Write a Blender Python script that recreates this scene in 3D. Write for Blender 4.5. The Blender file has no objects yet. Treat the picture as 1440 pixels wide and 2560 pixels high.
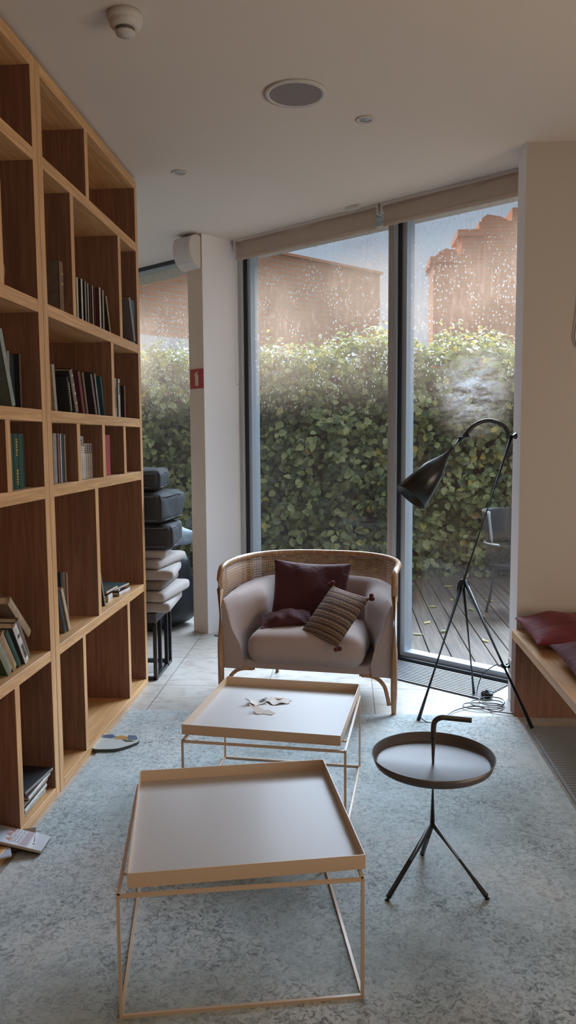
import bpy, bmesh, math, random
from mathutils import Vector, Matrix, noise
random.seed(7)
R_ = random.Random(11)
C = bpy.context.scene.collection
sc = bpy.context.scene
PI = math.pi

# ------------------------------------------------------------------ camera
cam_d = bpy.data.cameras.new('camera'); cam = bpy.data.objects.new('camera', cam_d); C.objects.link(cam)
cam.matrix_world = Matrix((
    (0.997191349, -0.000241467, 0.0748956254, 0.0),
    (0.0745857341, 0.0941323403, -0.992761840, 0.0),
    (-0.00681038, 0.995559664, 0.0938859654, 1.5),
    (0, 0, 0, 1)))
cam_d.sensor_fit = 'VERTICAL'; cam_d.sensor_height = 36.0
cam_d.lens = 36.0 * 1930.0 / 2560.0
cam_d.clip_start = 0.05; cam_d.clip_end = 300
sc.camera = cam

# ------------------------------------------------------------------ view + world
sc.view_settings.view_transform = 'Standard'
sc.view_settings.look = 'None'
sc.view_settings.gamma = 1.0
sc.view_settings.use_curve_mapping = False
sc.view_settings.exposure = -0.25

GLOW = 26.0
world = bpy.data.worlds.new('sky'); sc.world = world; world.use_nodes = True
wn = world.node_tree.nodes; wl = world.node_tree.links
bg = wn['Background']
tc = wn.new('ShaderNodeTexCoord'); sx = wn.new('ShaderNodeSeparateXYZ'); wl.new(tc.outputs['Generated'], sx.inputs[0])
cr = wn.new('ShaderNodeValToRGB'); wl.new(sx.outputs['Z'], cr.inputs[0])
cr.color_ramp.elements[0].position = 0.0; cr.color_ramp.elements[0].color = (0.52, 0.60, 0.74, 1)
cr.color_ramp.elements[1].position = 0.8; cr.color_ramp.elements[1].color = (1.25, 1.42, 1.70, 1)
e = cr.color_ramp.elements.new(0.35); e.color = (0.56, 0.66, 0.82, 1)
# bright sky lobe added above the view to light the room
vn = wn.new('ShaderNodeVectorMath'); vn.operation = 'DOT_PRODUCT'; wl.new(tc.outputs['Generated'], vn.inputs[0])
vn.inputs[1].default_value = Vector((0.30, 0.76, 0.50)).normalized()
mr = wn.new('ShaderNodeMapRange'); mr.interpolation_type = 'SMOOTHSTEP'; wl.new(vn.outputs['Value'], mr.inputs[0])
mr.inputs[1].default_value = 0.76; mr.inputs[2].default_value = 0.98; mr.inputs[3].default_value = 1.0; mr.inputs[4].default_value = GLOW
lowcut = wn.new('ShaderNodeMapRange'); lowcut.interpolation_type = 'SMOOTHSTEP'; wl.new(sx.outputs['Z'], lowcut.inputs[0])
lowcut.inputs[1].default_value = 0.31; lowcut.inputs[2].default_value = 0.42; lowcut.inputs[3].default_value = 0.0; lowcut.inputs[4].default_value = 1.0
m1 = wn.new('ShaderNodeMath'); m1.operation = 'SUBTRACT'; wl.new(mr.outputs[0], m1.inputs[0]); m1.inputs[1].default_value = 1.0
m2 = wn.new('ShaderNodeMath'); m2.operation = 'MULTIPLY_ADD'; wl.new(m1.outputs[0], m2.inputs[0]); wl.new(lowcut.outputs[0], m2.inputs[1]); m2.inputs[2].default_value = 1.0
mu = wn.new('ShaderNodeVectorMath'); mu.operation = 'SCALE'; wl.new(cr.outputs[0], mu.inputs[0]); wl.new(m2.outputs[0], mu.inputs['Scale'])
wl.new(mu.outputs[0], bg.inputs[0]); bg.inputs[1].default_value = 1.0

# sun (low over the brick building, grazing the glass)
sd = bpy.data.lights.new('sun', 'SUN'); sd.energy = 3.0; sd.angle = math.radians(1.0); sd.color = (1.0, 0.80, 0.58)
so = bpy.data.objects.new('sun', sd); C.objects.link(so)
so.rotation_euler = Vector((-0.74, 0.62, 0.62)).to_track_quat('Z', 'Y').to_euler()

# warm ceiling lamps behind the camera, plus an added fill from the right
def area(name, loc, target, sx_, sy_, energy, color):
    d = bpy.data.lights.new(name, 'AREA'); d.shape = 'RECTANGLE'; d.size = sx_; d.size_y = sy_; d.energy = energy; d.color = color
    o = bpy.data.objects.new(name, d); C.objects.link(o); o.location = loc
    o.rotation_euler = (Vector(loc) - Vector(target)).to_track_quat('Z', 'Y').to_euler()
    return o
area('right_fill_light', (2.88, 1.2, 1.15), (-1.2, 2.2, 1.0), 2.4, 1.2, 46, (1.0, 0.80, 0.56))  # warm fill added to lift the bookcase fronts, no window known here
area('room_lamp', (0.9, -0.9, 2.98), (0.9, -0.88, 0.0), 2.6, 2.4, 3.5, (1.0, 0.62, 0.38))
def spot(name, loc, target, energy, angle, color):
    d = bpy.data.lights.new(name, 'SPOT'); d.energy = energy; d.spot_size = math.radians(angle); d.spot_blend = 0.9; d.shadow_soft_size = 0.25; d.color = color
    o = bpy.data.objects.new(name, d); C.objects.link(o); o.location = loc
    o.rotation_euler = (Vector(loc) - Vector(target)).to_track_quat('Z', 'Y').to_euler()
spot('ceiling_spot', (0.1, -0.6, 2.9), (0.0, 2.3, 0.3), 52, 52, (1.0, 0.70, 0.46))

# ------------------------------------------------------------------ helpers: objects
def link(o, parent=None):
    C.objects.link(o)
    if parent: o.parent = parent
    return o
def tag(o, label=None, cat=None, group=None, kind=None):
    if label: o['label'] = label
    if cat: o['category'] = cat
    if group: o['group'] = group
    if kind: o['kind'] = kind
    return o
def thing(name, label, cat, loc=(0, 0, 0), rz=0.0, group=None, rot=None):
    o = bpy.data.objects.new(name, None); o.empty_display_size = 0.05
    C.objects.link(o); o.location = loc; o.rotation_euler = rot if rot else (0, 0, rz)
    return tag(o, label, cat, group)
def obj(name, bm, mats, parent=None, smooth=False, loc=None, rot=None, sub=0, autosmooth=False):
    me = bpy.data.meshes.new(name)
    bmesh.ops.recalc_face_normals(bm, faces=bm.faces)
    bm.to_mesh(me); bm.free()
    if not isinstance(mats, (list, tuple)): mats = [mats]
    for m in mats: me.materials.append(m)
    if smooth:
        for p in me.polygons: p.use_smooth = True
    o = bpy.data.objects.new(name, me); link(o, parent)
    if loc is not None: o.location = loc
    if rot is not None: o.rotation_euler = rot
    if sub:
        s = o.modifiers.new('sub', 'SUBSURF'); s.levels = sub; s.render_levels = sub
    return o
def struct(name, bm, m, parent=None, **k):
    o = obj(name, bm, m, parent, **k)
    if parent is None: o['kind'] = 'structure'
    return o
def B(): return bmesh.new()
def box(bm, x0, x1, y0, y1, z0, z1, M=None, mi=0, bev=0.0, seg=2):
    vs = [Vector((x, y, z)) for z in (z0, z1) for y in (y0, y1) for x in (x0, x1)]
    v = [bm.verts.new(p) for p in vs]
    fs = [bm.faces.new([v[i] for i in q]) for q in ((0, 2, 3, 1), (4, 5, 7, 6), (0, 1, 5, 4), (2, 6, 7, 3), (0, 4, 6, 2), (1, 3, 7, 5))]
    for f in fs: f.material_index = mi
    if bev > 0:
        es = list({e for f in fs for e in f.edges})
        r = bmesh.ops.bevel(bm, geom=es, offset=bev, segments=seg, affect='EDGES', profile=0.5)
        nv = list({w for f in r['faces'] for w in f.verts} | {w for f in fs if f.is_valid for w in f.verts})
        for f in r['faces']: f.material_index = mi
        v = nv
    if M is not None:
        for w in v:
            if w.is_valid: w.co = M @ w.co
    return v
def bxm(x0, x1, y0, y1, z0, z1, M=None, bev=0.0, seg=2):
    bm = B(); box(bm, x0, x1, y0, y1, z0, z1, M, 0, bev, seg); return bm
def frame_of(d):
    d = d.normalized(); a = Vector((0, 0, 1)) if abs(d.z) < 0.9 else Vector((1, 0, 0))
    x = d.cross(a).normalized(); y = x.cross(d).normalized(); return x, y
def tube(bm, pts, r, n=10, caps=True, closed=False, mi=0):
    pts = [Vector(p) for p in pts]; N = len(pts)
    rs = r if isinstance(r, (list, tuple)) else [r] * N
    rings = []; px = None
    for i, p in enumerate(pts):
        if closed: d = pts[(i + 1) % N] - pts[i - 1]
        else: d = pts[min(i + 1, N - 1)] - pts[max(i - 1, 0)]
        d.normalize()
        if px is None: x, y = frame_of(d)
        else:
            x = (px - d * px.dot(d)).normalized(); y = d.cross(x)
        px = x
        rings.append([bm.verts.new(p + (x * math.cos(2 * PI * k / n) + y * math.sin(2 * PI * k / n)) * rs[i]) for k in range(n)])
    rng = range(N) if closed else range(N - 1)
    for i in rng:
        a, b = rings[i], rings[(i + 1) % N]
        for k in range(n):
            f = bm.faces.new((a[k], a[(k + 1) % n], b[(k + 1) % n], b[k])); f.material_index = mi; f.smooth = True
    if caps and not closed:
        bm.faces.new(rings[0][::-1]).material_index = mi; bm.faces.new(rings[-1]).material_index = mi
    return bm
def tb(pts, r, n=10, **k): bm = B(); tube(bm, pts, r, n, **k); return bm
def sqbar(bm, p, q, s):
    p, q = Vector(p), Vector(q); d = (q - p); L = d.length
    rot = d.to_track_quat('X', 'Z').to_matrix().to_4x4(); M = Matrix.Translation(p) @ rot
    box(bm, 0, L, -s / 2, s / 2, -s / 2, s / 2, M)
def lathe(bm, prof, n=48, M=None, mi=0, smooth=True):
    rings = []
    for (r, z) in prof:
        if r < 1e-6: rings.append([bm.verts.new((0, 0, z))])
        else: rings.append([bm.verts.new((r * math.cos(2 * PI * k / n), r * math.sin(2 * PI * k / n), z)) for k in range(n)])
    for a, b in zip(rings, rings[1:]):
        for k in range(n):
            k2 = (k + 1) % n
            if len(a) == 1 and len(b) == 1: continue
            if len(a) == 1: f = bm.faces.new((a[0], b[k2], b[k]))
            elif len(b) == 1: f = bm.faces.new((a[k], a[k2], b[0]))
            else: f = bm.faces.new((a[k], a[k2], b[k2], b[k]))
            f.material_index = mi; f.smooth = smooth
    if M is not None:
        for rr in rings:
            for v in rr: v.co = M @ v.co
    return bm
def catmull(pts, per=8, closed=False):
    P = [Vector(p) for p in pts]; n = len(P); out = []
    for i in range(n if closed else n - 1):
        if closed: p0, p1, p2, p3 = P[i - 1], P[i], P[(i + 1) % n], P[(i + 2) % n]
        else: p0, p1, p2, p3 = P[max(i - 1, 0)], P[i], P[i + 1], P[min(i + 2, n - 1)]
        for k in range(per):
            t = k / per
            out.append(0.5 * ((2 * p1) + (-p0 + p2) * t + (2 * p0 - 5 * p1 + 4 * p2 - p3) * t * t + (-p0 + 3 * p1 - 3 * p2 + p3) * t ** 3))
    if not closed: out.append(P[-1])
    return out
def prism(bm, pts, z0, z1, M=None, mi=0):
    a = [bm.verts.new((p[0], p[1], z0)) for p in pts]; b = [bm.verts.new((p[0], p[1], z1)) for p in pts]
    n = len(pts)
    for i in range(n):
        bm.faces.new((a[i], a[(i + 1) % n], b[(i + 1) % n], b[i])).material_index = mi
    bm.faces.new(a[::-1]).material_index = mi; bm.faces.new(b).material_index = mi
    if M is not None:
        for v in a + b: v.co = M @ v.co
    return bm
def pillow(w, h, t, seed=0, wr=0.006, pinch=0.06, n=26, flat=0.45):
    """soft cushion in its own XY plane, thickness along z, with a seam edge and uv"""
    bm = B(); uvl = bm.loops.layers.uv.new('uv')
    off = Vector((seed * 3.7, seed * 1.3, 0)); g = {}
    for s in (1, -1):
        for i in range(n + 1):
            for j in range(n + 1):
                edge = i in (0, n) or j in (0, n)
                if s < 0 and edge: g[(s, i, j)] = g[(1, i, j)]; continue
                u = math.sin((i / n - 0.5) * PI) ; v = math.sin((j / n - 0.5) * PI)
                x = u * w / 2 * (1 - pinch * (1 - v * v)); y = v * h / 2 * (1 - pinch * (1 - u * u))
                z = t / 2 * (max(0, (1 - u * u)) * max(0, (1 - v * v))) ** flat
                p = Vector((x, y, z * s))
                nz = noise.noise(Vector((x * 7, y * 7, s * 2)) + off) + 0.5 * noise.noise(Vector((x * 19, y * 15, s)) + off)
                k = min(1, 6 * (1 - abs(u)) * 1.0 + 0.15) * min(1, 6 * (1 - abs(v)) + 0.15)
                p.z += s * nz * wr * k
                g[(s, i, j)] = bm.verts.new(p)
    for s in (1, -1):
        for i in range(n):
            for j in range(n):
                q = [(i, j), (i + 1, j), (i + 1, j + 1), (i, j + 1)]
                if s < 0: q = q[::-1]
                f = bm.faces.new([g[(s, a, b)] for a, b in q]); f.smooth = True
                for lp, (a, b) in zip(f.loops, q): lp[uvl].uv = (a / n, b / n)
    return bm
def rbox(sx, sy, sz, r, crown=0.0, cuts=6, seed=None, amp=0.0):
    """upholstered block centred on its base: rounded edges, optional crowned top"""
    bm = B(); n = cuts * 2; V = {}
    def mp(a): return a
    import itertools
    for ix in range(n + 1):
        for iy in range(n + 1):
            for iz in range(n + 1):
                if ix in (0, n) or iy in (0, n) or iz in (0, n):
                    p = Vector((-1 + 2 * ix / n, -1 + 2 * iy / n, -1 + 2 * iz / n))
                    h = Vector((sx / 2, sy / 2, sz / 2)); q = Vector([math.sin(p[k] * PI / 2) * h[k] for k in range(3)])
                    inner = Vector([max(-h[k] + min(r, h[k]), min(h[k] - min(r, h[k]), q[k])) for k in range(3)])
                    d = q - inner
                    if d.length > 1e-9:
                        q = inner + d.normalized() * min(r, min(h))
                    ex = 1 - (q.x / h.x) ** 2; ey = 1 - (q.y / h.y) ** 2
                    q.z += crown * max(0, ex) ** 0.6 * max(0, ey) ** 0.6 * (1 if q.z > 0 else 0)
                    if seed is not None: q += Vector((1, 1, 1)) * amp * noise.noise(q * 9 + Vector((seed, 0, 0)))
                    q.z += h.z
                    V[(ix, iy, iz)] = bm.verts.new(q)
    for a in range(n):
        for b in range(n):
            for c in (0, n):
                for q in (((c, a, b), (c, a + 1, b), (c, a + 1, b + 1), (c, a, b + 1)), ((a, c, b), (a + 1, c, b), (a + 1, c, b + 1), (a, c, b + 1)), ((a, b, c), (a + 1, b, c), (a + 1, b + 1, c), (a, b + 1, c))):
                    f = bm.faces.new([V[k] for k in q]); f.smooth = True
    return bm

# ------------------------------------------------------------------ helpers: materials
def newmat(name):
    m = bpy.data.materials.new(name); m.use_nodes = True
    return m, m.node_tree.nodes, m.node_tree.links, m.node_tree.nodes['Principled BSDF']
def mat(name, col, rough=0.6, metal=0.0, spec=0.5, bump=0.0, bscale=200, var=0.0, vscale=8, sheen=0.0, coat=0.0):
    m, N, L, b = newmat(name)
    b.inputs['Base Color'].default_value = (*col, 1); b.inputs['Roughness'].default_value = rough; b.inputs['Metallic'].default_value = metal
    b.inputs['Specular IOR Level'].default_value = spec
    if sheen: b.inputs['Sheen Weight'].default_value = sheen
    if coat: b.inputs['Coat Weight'].default_value = coat; b.inputs['Coat Roughness'].default_value = 0.15
    t = N.new('ShaderNodeTexCoord')
    if var:
        n = N.new('ShaderNodeTexNoise'); n.inputs['Scale'].default_value = vscale; n.inputs['Detail'].default_value = 5; L.new(t.outputs['Object'], n.inputs['Vector'])
        r = N.new('ShaderNodeValToRGB'); L.new(n.outputs[0], r.inputs[0])
        r.color_ramp.elements[0].position = 0.3; r.color_ramp.elements[1].position = 0.7
        r.color_ramp.elements[0].color = (*[c * (1 - var) for c in col], 1); r.color_ramp.elements[1].color = (*[min(1, c * (1 + var)) for c in col], 1)
        L.new(r.outputs[0], b.inputs['Base Color'])
    if bump:
        n = N.new('ShaderNodeTexNoise'); n.inputs['Scale'].default_value = bscale; n.inputs['Detail'].default_value = 3; L.new(t.outputs['Object'], n.inputs['Vector'])
        bp = N.new('ShaderNodeBump'); bp.inputs['Strength'].default_value = bump; bp.inputs['Distance'].default_value = 0.002
        L.new(n.outputs[0], bp.inputs['Height']); L.new(bp.outputs[0], b.inputs['Normal'])
    return m
def ramp(N, L, src, stops):
    r = N.new('ShaderNodeValToRGB'); L.new(src, r.inputs[0]); els = r.color_ramp.elements
    while len(els) < len(stops): els.new(0.5)
    for e_, (p, c) in zip(els, stops): e_.position = p; e_.color = (*c, 1) if len(c) == 3 else c
    return r
def mapping(N, L, scale=(1, 1, 1), loc=(0, 0, 0), rot=(0, 0, 0), coord='Object'):
    t = N.new('ShaderNodeTexCoord'); mp = N.new('ShaderNodeMapping'); L.new(t.outputs[coord], mp.inputs[0])
    mp.inputs['Scale'].default_value = scale; mp.inputs['Location'].default_value = loc; mp.inputs['Rotation'].default_value = rot
    return mp.outputs[0]
def wood(name, c0, c1, axis='z', rough=0.45, sc_=1.0, dark=0.92):
    m, N, L, b = newmat(name)
    s = {'x': (1.2, 26, 26), 'y': (26, 1.2, 26), 'z': (26, 26, 1.2)}[axis]
    v = mapping(N, L, tuple(k * sc_ for k in s))
    n = N.new('ShaderNodeTexNoise'); n.inputs['Scale'].default_value = 2.0; n.inputs['Detail'].default_value = 8; n.inputs['Roughness'].default_value = 0.62; n.inputs['Distortion'].default_value = 0.9
    L.new(v, n.inputs['Vector'])
    r = ramp(N, L, n.outputs[0], [(0.32, tuple(c * dark for c in c0)), (0.46, c0), (0.60, c1), (0.75, tuple(min(1, c * 1.08) for c in c1))])
    L.new(r.outputs[0], b.inputs['Base Color']); b.inputs['Roughness'].default_value = rough
    s2 = {'x': (4, 160, 160), 'y': (160, 4, 160), 'z': (160, 160, 4)}[axis]
    n2 = N.new('ShaderNodeTexNoise'); n2.inputs['Scale'].default_value = 1.4; n2.inputs['Detail'].default_value = 4; L.new(mapping(N, L, s2), n2.inputs['Vector'])
    bp = N.new('ShaderNodeBump'); bp.inputs['Strength'].default_value = 0.25; bp.inputs['Distance'].default_value = 0.001
    L.new(n2.outputs[0], bp.inputs['Height']); L.new(bp.outputs[0], b.inputs['Normal'])
    return m
OAK0, OAK1 = (0.60, 0.335, 0.145), (0.76, 0.455, 0.215)
oak_z = wood('oak_upright', OAK0, OAK1, 'z'); oak_y = wood('oak_shelf', OAK0, OAK1, 'y'); oak_x = wood('oak_cross', OAK0, OAK1, 'x')
shaded_oak = wood('shaded_oak_red', (0.20, 0.095, 0.060), (0.26, 0.128, 0.080), 'z', 0.5)  # darker, redder copy of the oak with the shade in its colour
wall_m = mat('wall_plaster', (0.55, 0.48, 0.415), 0.9, bump=0.06, bscale=120)
ceil_m = mat('ceiling_paint', (0.74, 0.67, 0.60), 0.92, bump=0.03, bscale=120)
tan_m = mat('tan_paint', (0.74, 0.60, 0.48), 0.85)
cream = mat('cream_metal', (0.60, 0.45, 0.32), 0.32, 0.0, spec=0.5, coat=0.0)
traytop = mat('cream_tray_sky_tint', (0.47, 0.44, 0.42), 0.40, 0.0, spec=0.40, coat=0.08)  # same cream, greyed to carry the cool sky light on top
black = mat('black_metal', (0.012, 0.014, 0.017), 0.32, 0.0, spec=0.6)
brownmetal = mat('umber_metal', (0.055, 0.045, 0.038), 0.30, 0.2, spec=0.6)
steel = mat('steel', (0.5, 0.5, 0.5), 0.3, 0.9)
whitep = mat('white_plastic', (0.62, 0.58, 0.54), 0.45)
paper = mat('paper_pages', (0.60, 0.52, 0.40), 0.85, bump=0.2, bscale=400)

# ------------------------------------------------------------------ room shell
W0 = Vector((1.0, 4.76, 0)); U = Vector((-0.79177, 0.61082, 0)); Nn = Vector((0.61082, 0.79177, 0))
def P(s, o=0.0, z=0.0): return W0 + U * s + Nn * o + Vector((0, 0, z))
WM = Matrix(((U.x, Nn.x, 0, W0.x), (U.y, Nn.y, 0, W0.y), (0, 0, 1, 0), (0, 0, 0, 1)))   # (s, out, z) -> world
CZ = 3.02
foot = [(-1.66, -2.6), (2.9, -2.6), (2.9, 4.5), tuple(P(-0.40)[:2]), tuple(P(5.0)[:2]), (-4.6, 6.4), (-4.6, 4.5), (-1.66, 4.5)]

# floor: large travertine tiles
m, N, L, b = newmat('travertine')
v = mapping(N, L, (1, 1, 1), (1.11 + 6.35, -4.56 + 6.0, 0))
br = N.new('ShaderNodeTexBrick'); L.new(v, br.inputs['Vector']); br.offset = 0.0; br.squash = 1.0
br.inputs['Scale'].default_value = 1.0; br.inputs['Brick Width'].default_value = 0.635; br.inputs['Row Height'].default_value = 0.6
br.inputs['Mortar Size'].default_value = 0.003; br.inputs['Mortar Smooth'].default_value = 0.1; br.inputs['Bias'].default_value = 0
br.inputs['Color1'].default_value = (0.47, 0.43, 0.385, 1); br.inputs['Color2'].default_value = (0.42, 0.39, 0.35, 1); br.inputs['Mortar'].default_value = (0.16, 0.14, 0.12, 1)
n = N.new('ShaderNodeTexNoise'); n.inputs['Scale'].default_value = 9; n.inputs['Detail'].default_value = 8; n.inputs['Roughness'].default_value = 0.65; L.new(mapping(N, L, (1, 1.6, 1)), n.inputs['Vector'])
r = ramp(N, L, n.outputs[0], [(0.33, (0.72, 0.66, 0.60)), (0.5, (1, 1, 1)), (0.7, (1.1, 1.08, 1.06))])
mx = N.new('ShaderNodeMix'); mx.data_type = 'RGBA'; mx.blend_type = 'MULTIPLY'; mx.inputs[0].default_value = 1
L.new(br.outputs[0], mx.inputs[6]); L.new(r.outputs[0], mx.inputs[7]); L.new(mx.outputs[2], b.inputs['Base Color']); b.inputs['Roughness'].default_value = 0.42
bm = B(); prism(bm, foot, -0.12, 0.0)
struct('floor', bm, m)
# recess in the floor is suggested by flush dark sheets that hold its shade
bm = B(); prism(bm, foot, CZ, CZ + 0.25)
struct('ceiling', bm, ceil_m)

# walls
struct('wall_left', bxm(-1.76, -1.66, -2.6, 4.5, 0, CZ), wall_m)
struct('wall_left_far', bxm(-4.7, -4.6, 4.4, 8.2, 0, CZ), wall_m)
struct('wall_left_return', bxm(-4.6, -1.66, 4.4, 4.5, 0, CZ), wall_m)
struct('wall_rear', bxm(-1.76, 3.0, -2.7, -2.6, 0, CZ), mat('dark_rear_wall', (0.10, 0.06, 0.04), 0.7))  # unseen wall, coloured dark to cut bounced light
bm = B(); box(bm, 2.9, 3.0, -2.6, 4.23, 0, 0.5); box(bm, 2.9, 3.0, -2.6, 4.23, 1.8, CZ); box(bm, 2.9, 3.0, -2.6, 0.0, 0.5, 1.8); box(bm, 2.9, 3.0, 3.4, 4.23, 0.5, 1.8)  # opening added in the unseen wall to let light in
struct('wall_right', bm, wall_m)
bm = bxm(0.932, 3.0, 4.235, 4.42, 0, CZ)
for f in bm.faces:
    f.normal_update()
    if f.normal.x < -0.5: f.material_index = 1
struct('wall_front', bm, [wall_m, mat('white_reveal', (0.88, 0.86, 0.88), 0.8)])
bm = B(); q = [(0.9, 4.42), (3.0, 4.42), (3.0, 4.62)]
box(bm, -1.2, -0.45, -0.06, 0.10, 0, CZ, WM)
struct('wall_front_return', bm, wall_m)
bm = B(); prism(bm, [tuple(P(5.0)[:2]), tuple(P(5.0, 0.15)[:2]), (-4.6, 8.2), (-4.6, 8.05)], 0, CZ)
struct('wall_far_corner', bm, wall_m)

# fin wall (column) between the two glazings: tan end face, white side
bm = B(); box(bm, 2.278, 2.443, -0.429, 0.02, 0, CZ, WM)
bm.faces.ensure_lookup_table()
for f in bm.faces:
    f.normal_update()
    if f.calc_center_median().y < 5.95 and abs(f.normal.dot(Nn)) > 0.9 and (f.calc_center_median() - W0).dot(Nn) < -0.3: f.material_index = 1
white_wall = mat('white_wall_paint', (0.86, 0.83, 0.82), 0.85, bump=0.05, bscale=120)
struct('wall_column', bm, [white_wall, tan_m])

# glass: clear pane with dried dirt (drops, streaks, smear), plus orange glare painted in towards the top
m, N, L, b = newmat('dirty_glare_glass'); N.remove(b); out = N['Material Output']
tr = N.new('ShaderNodeBsdfTransparent'); tr.inputs[0].default_value = (0.93, 0.97, 0.98, 1)
gl = N.new('ShaderNodeBsdfGlossy'); gl.inputs['Roughness'].default_value = 0.02
lw = N.new('ShaderNodeLayerWeight'); lw.inputs[0].default_value = 0.5
pw = N.new('ShaderNodeMath'); pw.operation = 'POWER'; L.new(lw.outputs['Facing'], pw.inputs[0]); pw.inputs[1].default_value = 4.0
fr = N.new('ShaderNodeMath'); fr.operation = 'MULTIPLY_ADD'; L.new(pw.outputs[0], fr.inputs[0]); fr.inputs[1].default_value = 0.4; fr.inputs[2].default_value = 0.03
g1 = N.new('ShaderNodeMixShader'); L.new(fr.outputs[0], g1.inputs[0]); L.new(tr.outputs[0], g1.inputs[1]); L.new(gl.outputs[0], g1.inputs[2])
tl = N.new('ShaderNodeBsdfTranslucent'); tl.inputs[0].default_value = (1.0, 0.72, 0.50, 1)
df = N.new('ShaderNodeBsdfDiffuse'); df.inputs[0].default_value = (0.85, 0.70, 0.58, 1)
g2 = N.new('ShaderNodeMixShader'); g2.inputs[0].default_value = 0.35; L.new(tl.outputs[0], g2.inputs[1]); L.new(df.outputs[0], g2.inputs[2])
geo = N.new('ShaderNodeNewGeometry')
def mth(op, a, b_=None, c=None):
    k = N.new('ShaderNodeMath'); k.operation = op; k.use_clamp = False
    for i, x in enumerate((a, b_, c)):
        if x is None: continue
        if isinstance(x, (int, float)): k.inputs[i].default_value = x
        else: L.new(x, k.inputs[i])
    return k.outputs[0]
def mrange(src, a, b_, c, d, clampit=True):
    k = N.new('ShaderNodeMapRange'); k.clamp = clampit; k.interpolation_type = 'SMOOTHSTEP' if clampit else 'LINEAR'
    L.new(src, k.inputs[0]); k.inputs[1].default_value = a; k.inputs[2].default_value = b_; k.inputs[3].default_value = c; k.inputs[4].default_value = d
    return k.outputs[0]
sp = N.new('ShaderNodeSeparateXYZ'); L.new(geo.outputs['Position'], sp.inputs[0]); zc = sp.outputs['Z']; xc = sp.outputs['X']
def noi(scale, vec, det=3, rough=0.5):
    k = N.new('ShaderNodeTexNoise'); k.inputs['Scale'].default_value = scale; k.inputs['Detail'].default_value = det; k.inputs['Roughness'].default_value = rough; L.new(vec, k.inputs['Vector']); return k.outputs[0]
def sv(s):
    k = N.new('ShaderNodeVectorMath'); k.operation = 'MULTIPLY'; L.new(geo.outputs['Position'], k.inputs[0]); k.inputs[1].default_value = s; return k.outputs[0]
DIRT_GLARE = 0.58
hz = mrange(zc, 1.60, 2.45, 0.0, 1.0)
big = noi(1.6, sv((1, 1, 1)), 4)
base = mth('MULTIPLY', hz, mrange(big, 0.25, 0.75, 0.12, 0.34))  # soft haze: window glare put into the dirt layer
streak = noi(1.0, sv((60, 60, 2.2)), 3)
stv = mth('MULTIPLY', mrange(streak, 0.58, 0.75, 0.0, 0.13), hz)
vo = N.new('ShaderNodeTexVoronoi'); vo.inputs['Scale'].default_value = 42; L.new(sv((1, 1, 0.7)), vo.inputs['Vector'])
dots = mth('MULTIPLY', mrange(vo.outputs['Distance'], 0.12, 0.26, 1.1, 0.0), mth('MULTIPLY', mrange(noi(6, sv((1, 1, 1)), 2), 0.40, 0.58, 0, 1), mrange(zc, 1.5, 2.1, 0.0, 1.0)))
fine = mth('MULTIPLY', mrange(noi(38, sv((1, 1, 0.35)), 5, 0.7), 0.52, 0.68, 0.0, 0.22), mth('MULTIPLY', hz, mrange(big, 0.35, 0.6, 0.25, 1)))
# wiped smear on the right pane, around x 0.75, z 1.85
dx = mth('MULTIPLY', mth('SUBTRACT', xc, 0.79), 4.6); dz = mth('MULTIPLY', mth('SUBTRACT', zc, 1.80), 3.6)
rad = mth('SQRT', mth('ADD', mth('MULTIPLY', dx, dx), mth('MULTIPLY', dz, dz)))
sm = mth('MULTIPLY', mrange(rad, 0.1, 1.3, 0.30, 0.0), mrange(noi(1.0, sv((7, 7, 22)), 8, 0.75), 0.36, 0.62, 0.15, 1.0))
tot = mth('ADD', mth('ADD', mth('ADD', base, stv), mth('ADD', mth('MULTIPLY', dots, 0.6), fine)), mth('ADD', sm, 0.008))
dc = N.new('ShaderNodeMix'); dc.data_type = 'RGBA'; L.new(mth('MINIMUM', mth('ADD', dots, mth('MULTIPLY', sm, 3.0)), 1.0), dc.inputs[0]); dc.inputs[6].default_value = (1.0, 0.72, 0.50, 1); dc.inputs[7].default_value = (0.92, 0.95, 1.0, 1); L.new(dc.outputs[2], tl.inputs[0])
tot = mth('MINIMUM', mth('MULTIPLY', tot, DIRT_GLARE), 0.92)
fin_ = N.new('ShaderNodeMixShader'); L.new(tot, fin_.inputs[0]); L.new(g1.outputs[0], fin_.inputs[1]); L.new(g2.outputs[0], fin_.inputs[2]); L.new(fin_.outputs[0], out.inputs[0])
glass = m

alu = mat('pale_frame', (0.42, 0.47, 0.52), 0.4, 0.3)
gasket = mat('dark_gasket', (0.015, 0.02, 0.025), 0.5)
tanframe = mat('tan_post_cover', (0.42, 0.33, 0.27), 0.6)
TOP = 2.99
def glazing(idx, s0, s1, tf=0.05):
    """fixed pane between s0 < s1 with dark gasket inside a pale frame"""
    bm = B()
    w = 0.036; d0, d1 = -0.02, 0.07
    box(bm, s0, s0 + w, d0, d1, 0, TOP, WM); box(bm, s1 - w, s1, d0, d1, 0, TOP, WM)
    box(bm, s0 + w, s1 - w, d0, d1, 0, 0.052, WM); box(bm, s0 + w, s1 - w, d0, d1, TOP - tf, TOP, WM)
    o = struct('window_%d' % idx, bm, alu)
    g = B(); k = 0.026
    box(g, s1, s1 + k, -0.035, 0.06, 0, TOP, WM); box(g, s0 - k * 0.6, s0, -0.035, 0.06, 0, TOP, WM)
    box(g, s0 - k * 0.6, s1 + k, -0.06, -0.021, -0.0, 0.022, WM)
    obj('gasket', g, gasket, o)
    p = B(); box(p, s0 + w - 0.002, s1 - w + 0.002, 0.02, 0.028, 0.045, TOP - tf + 0.005, WM)
    obj('pane', p, glass, o)
    return o
glazing(1, 2.47, 4.9, 0.016)
glazing(2, 0.893 - 0.036, 2.216)
glazing(3, -0.42, 0.783)
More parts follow.
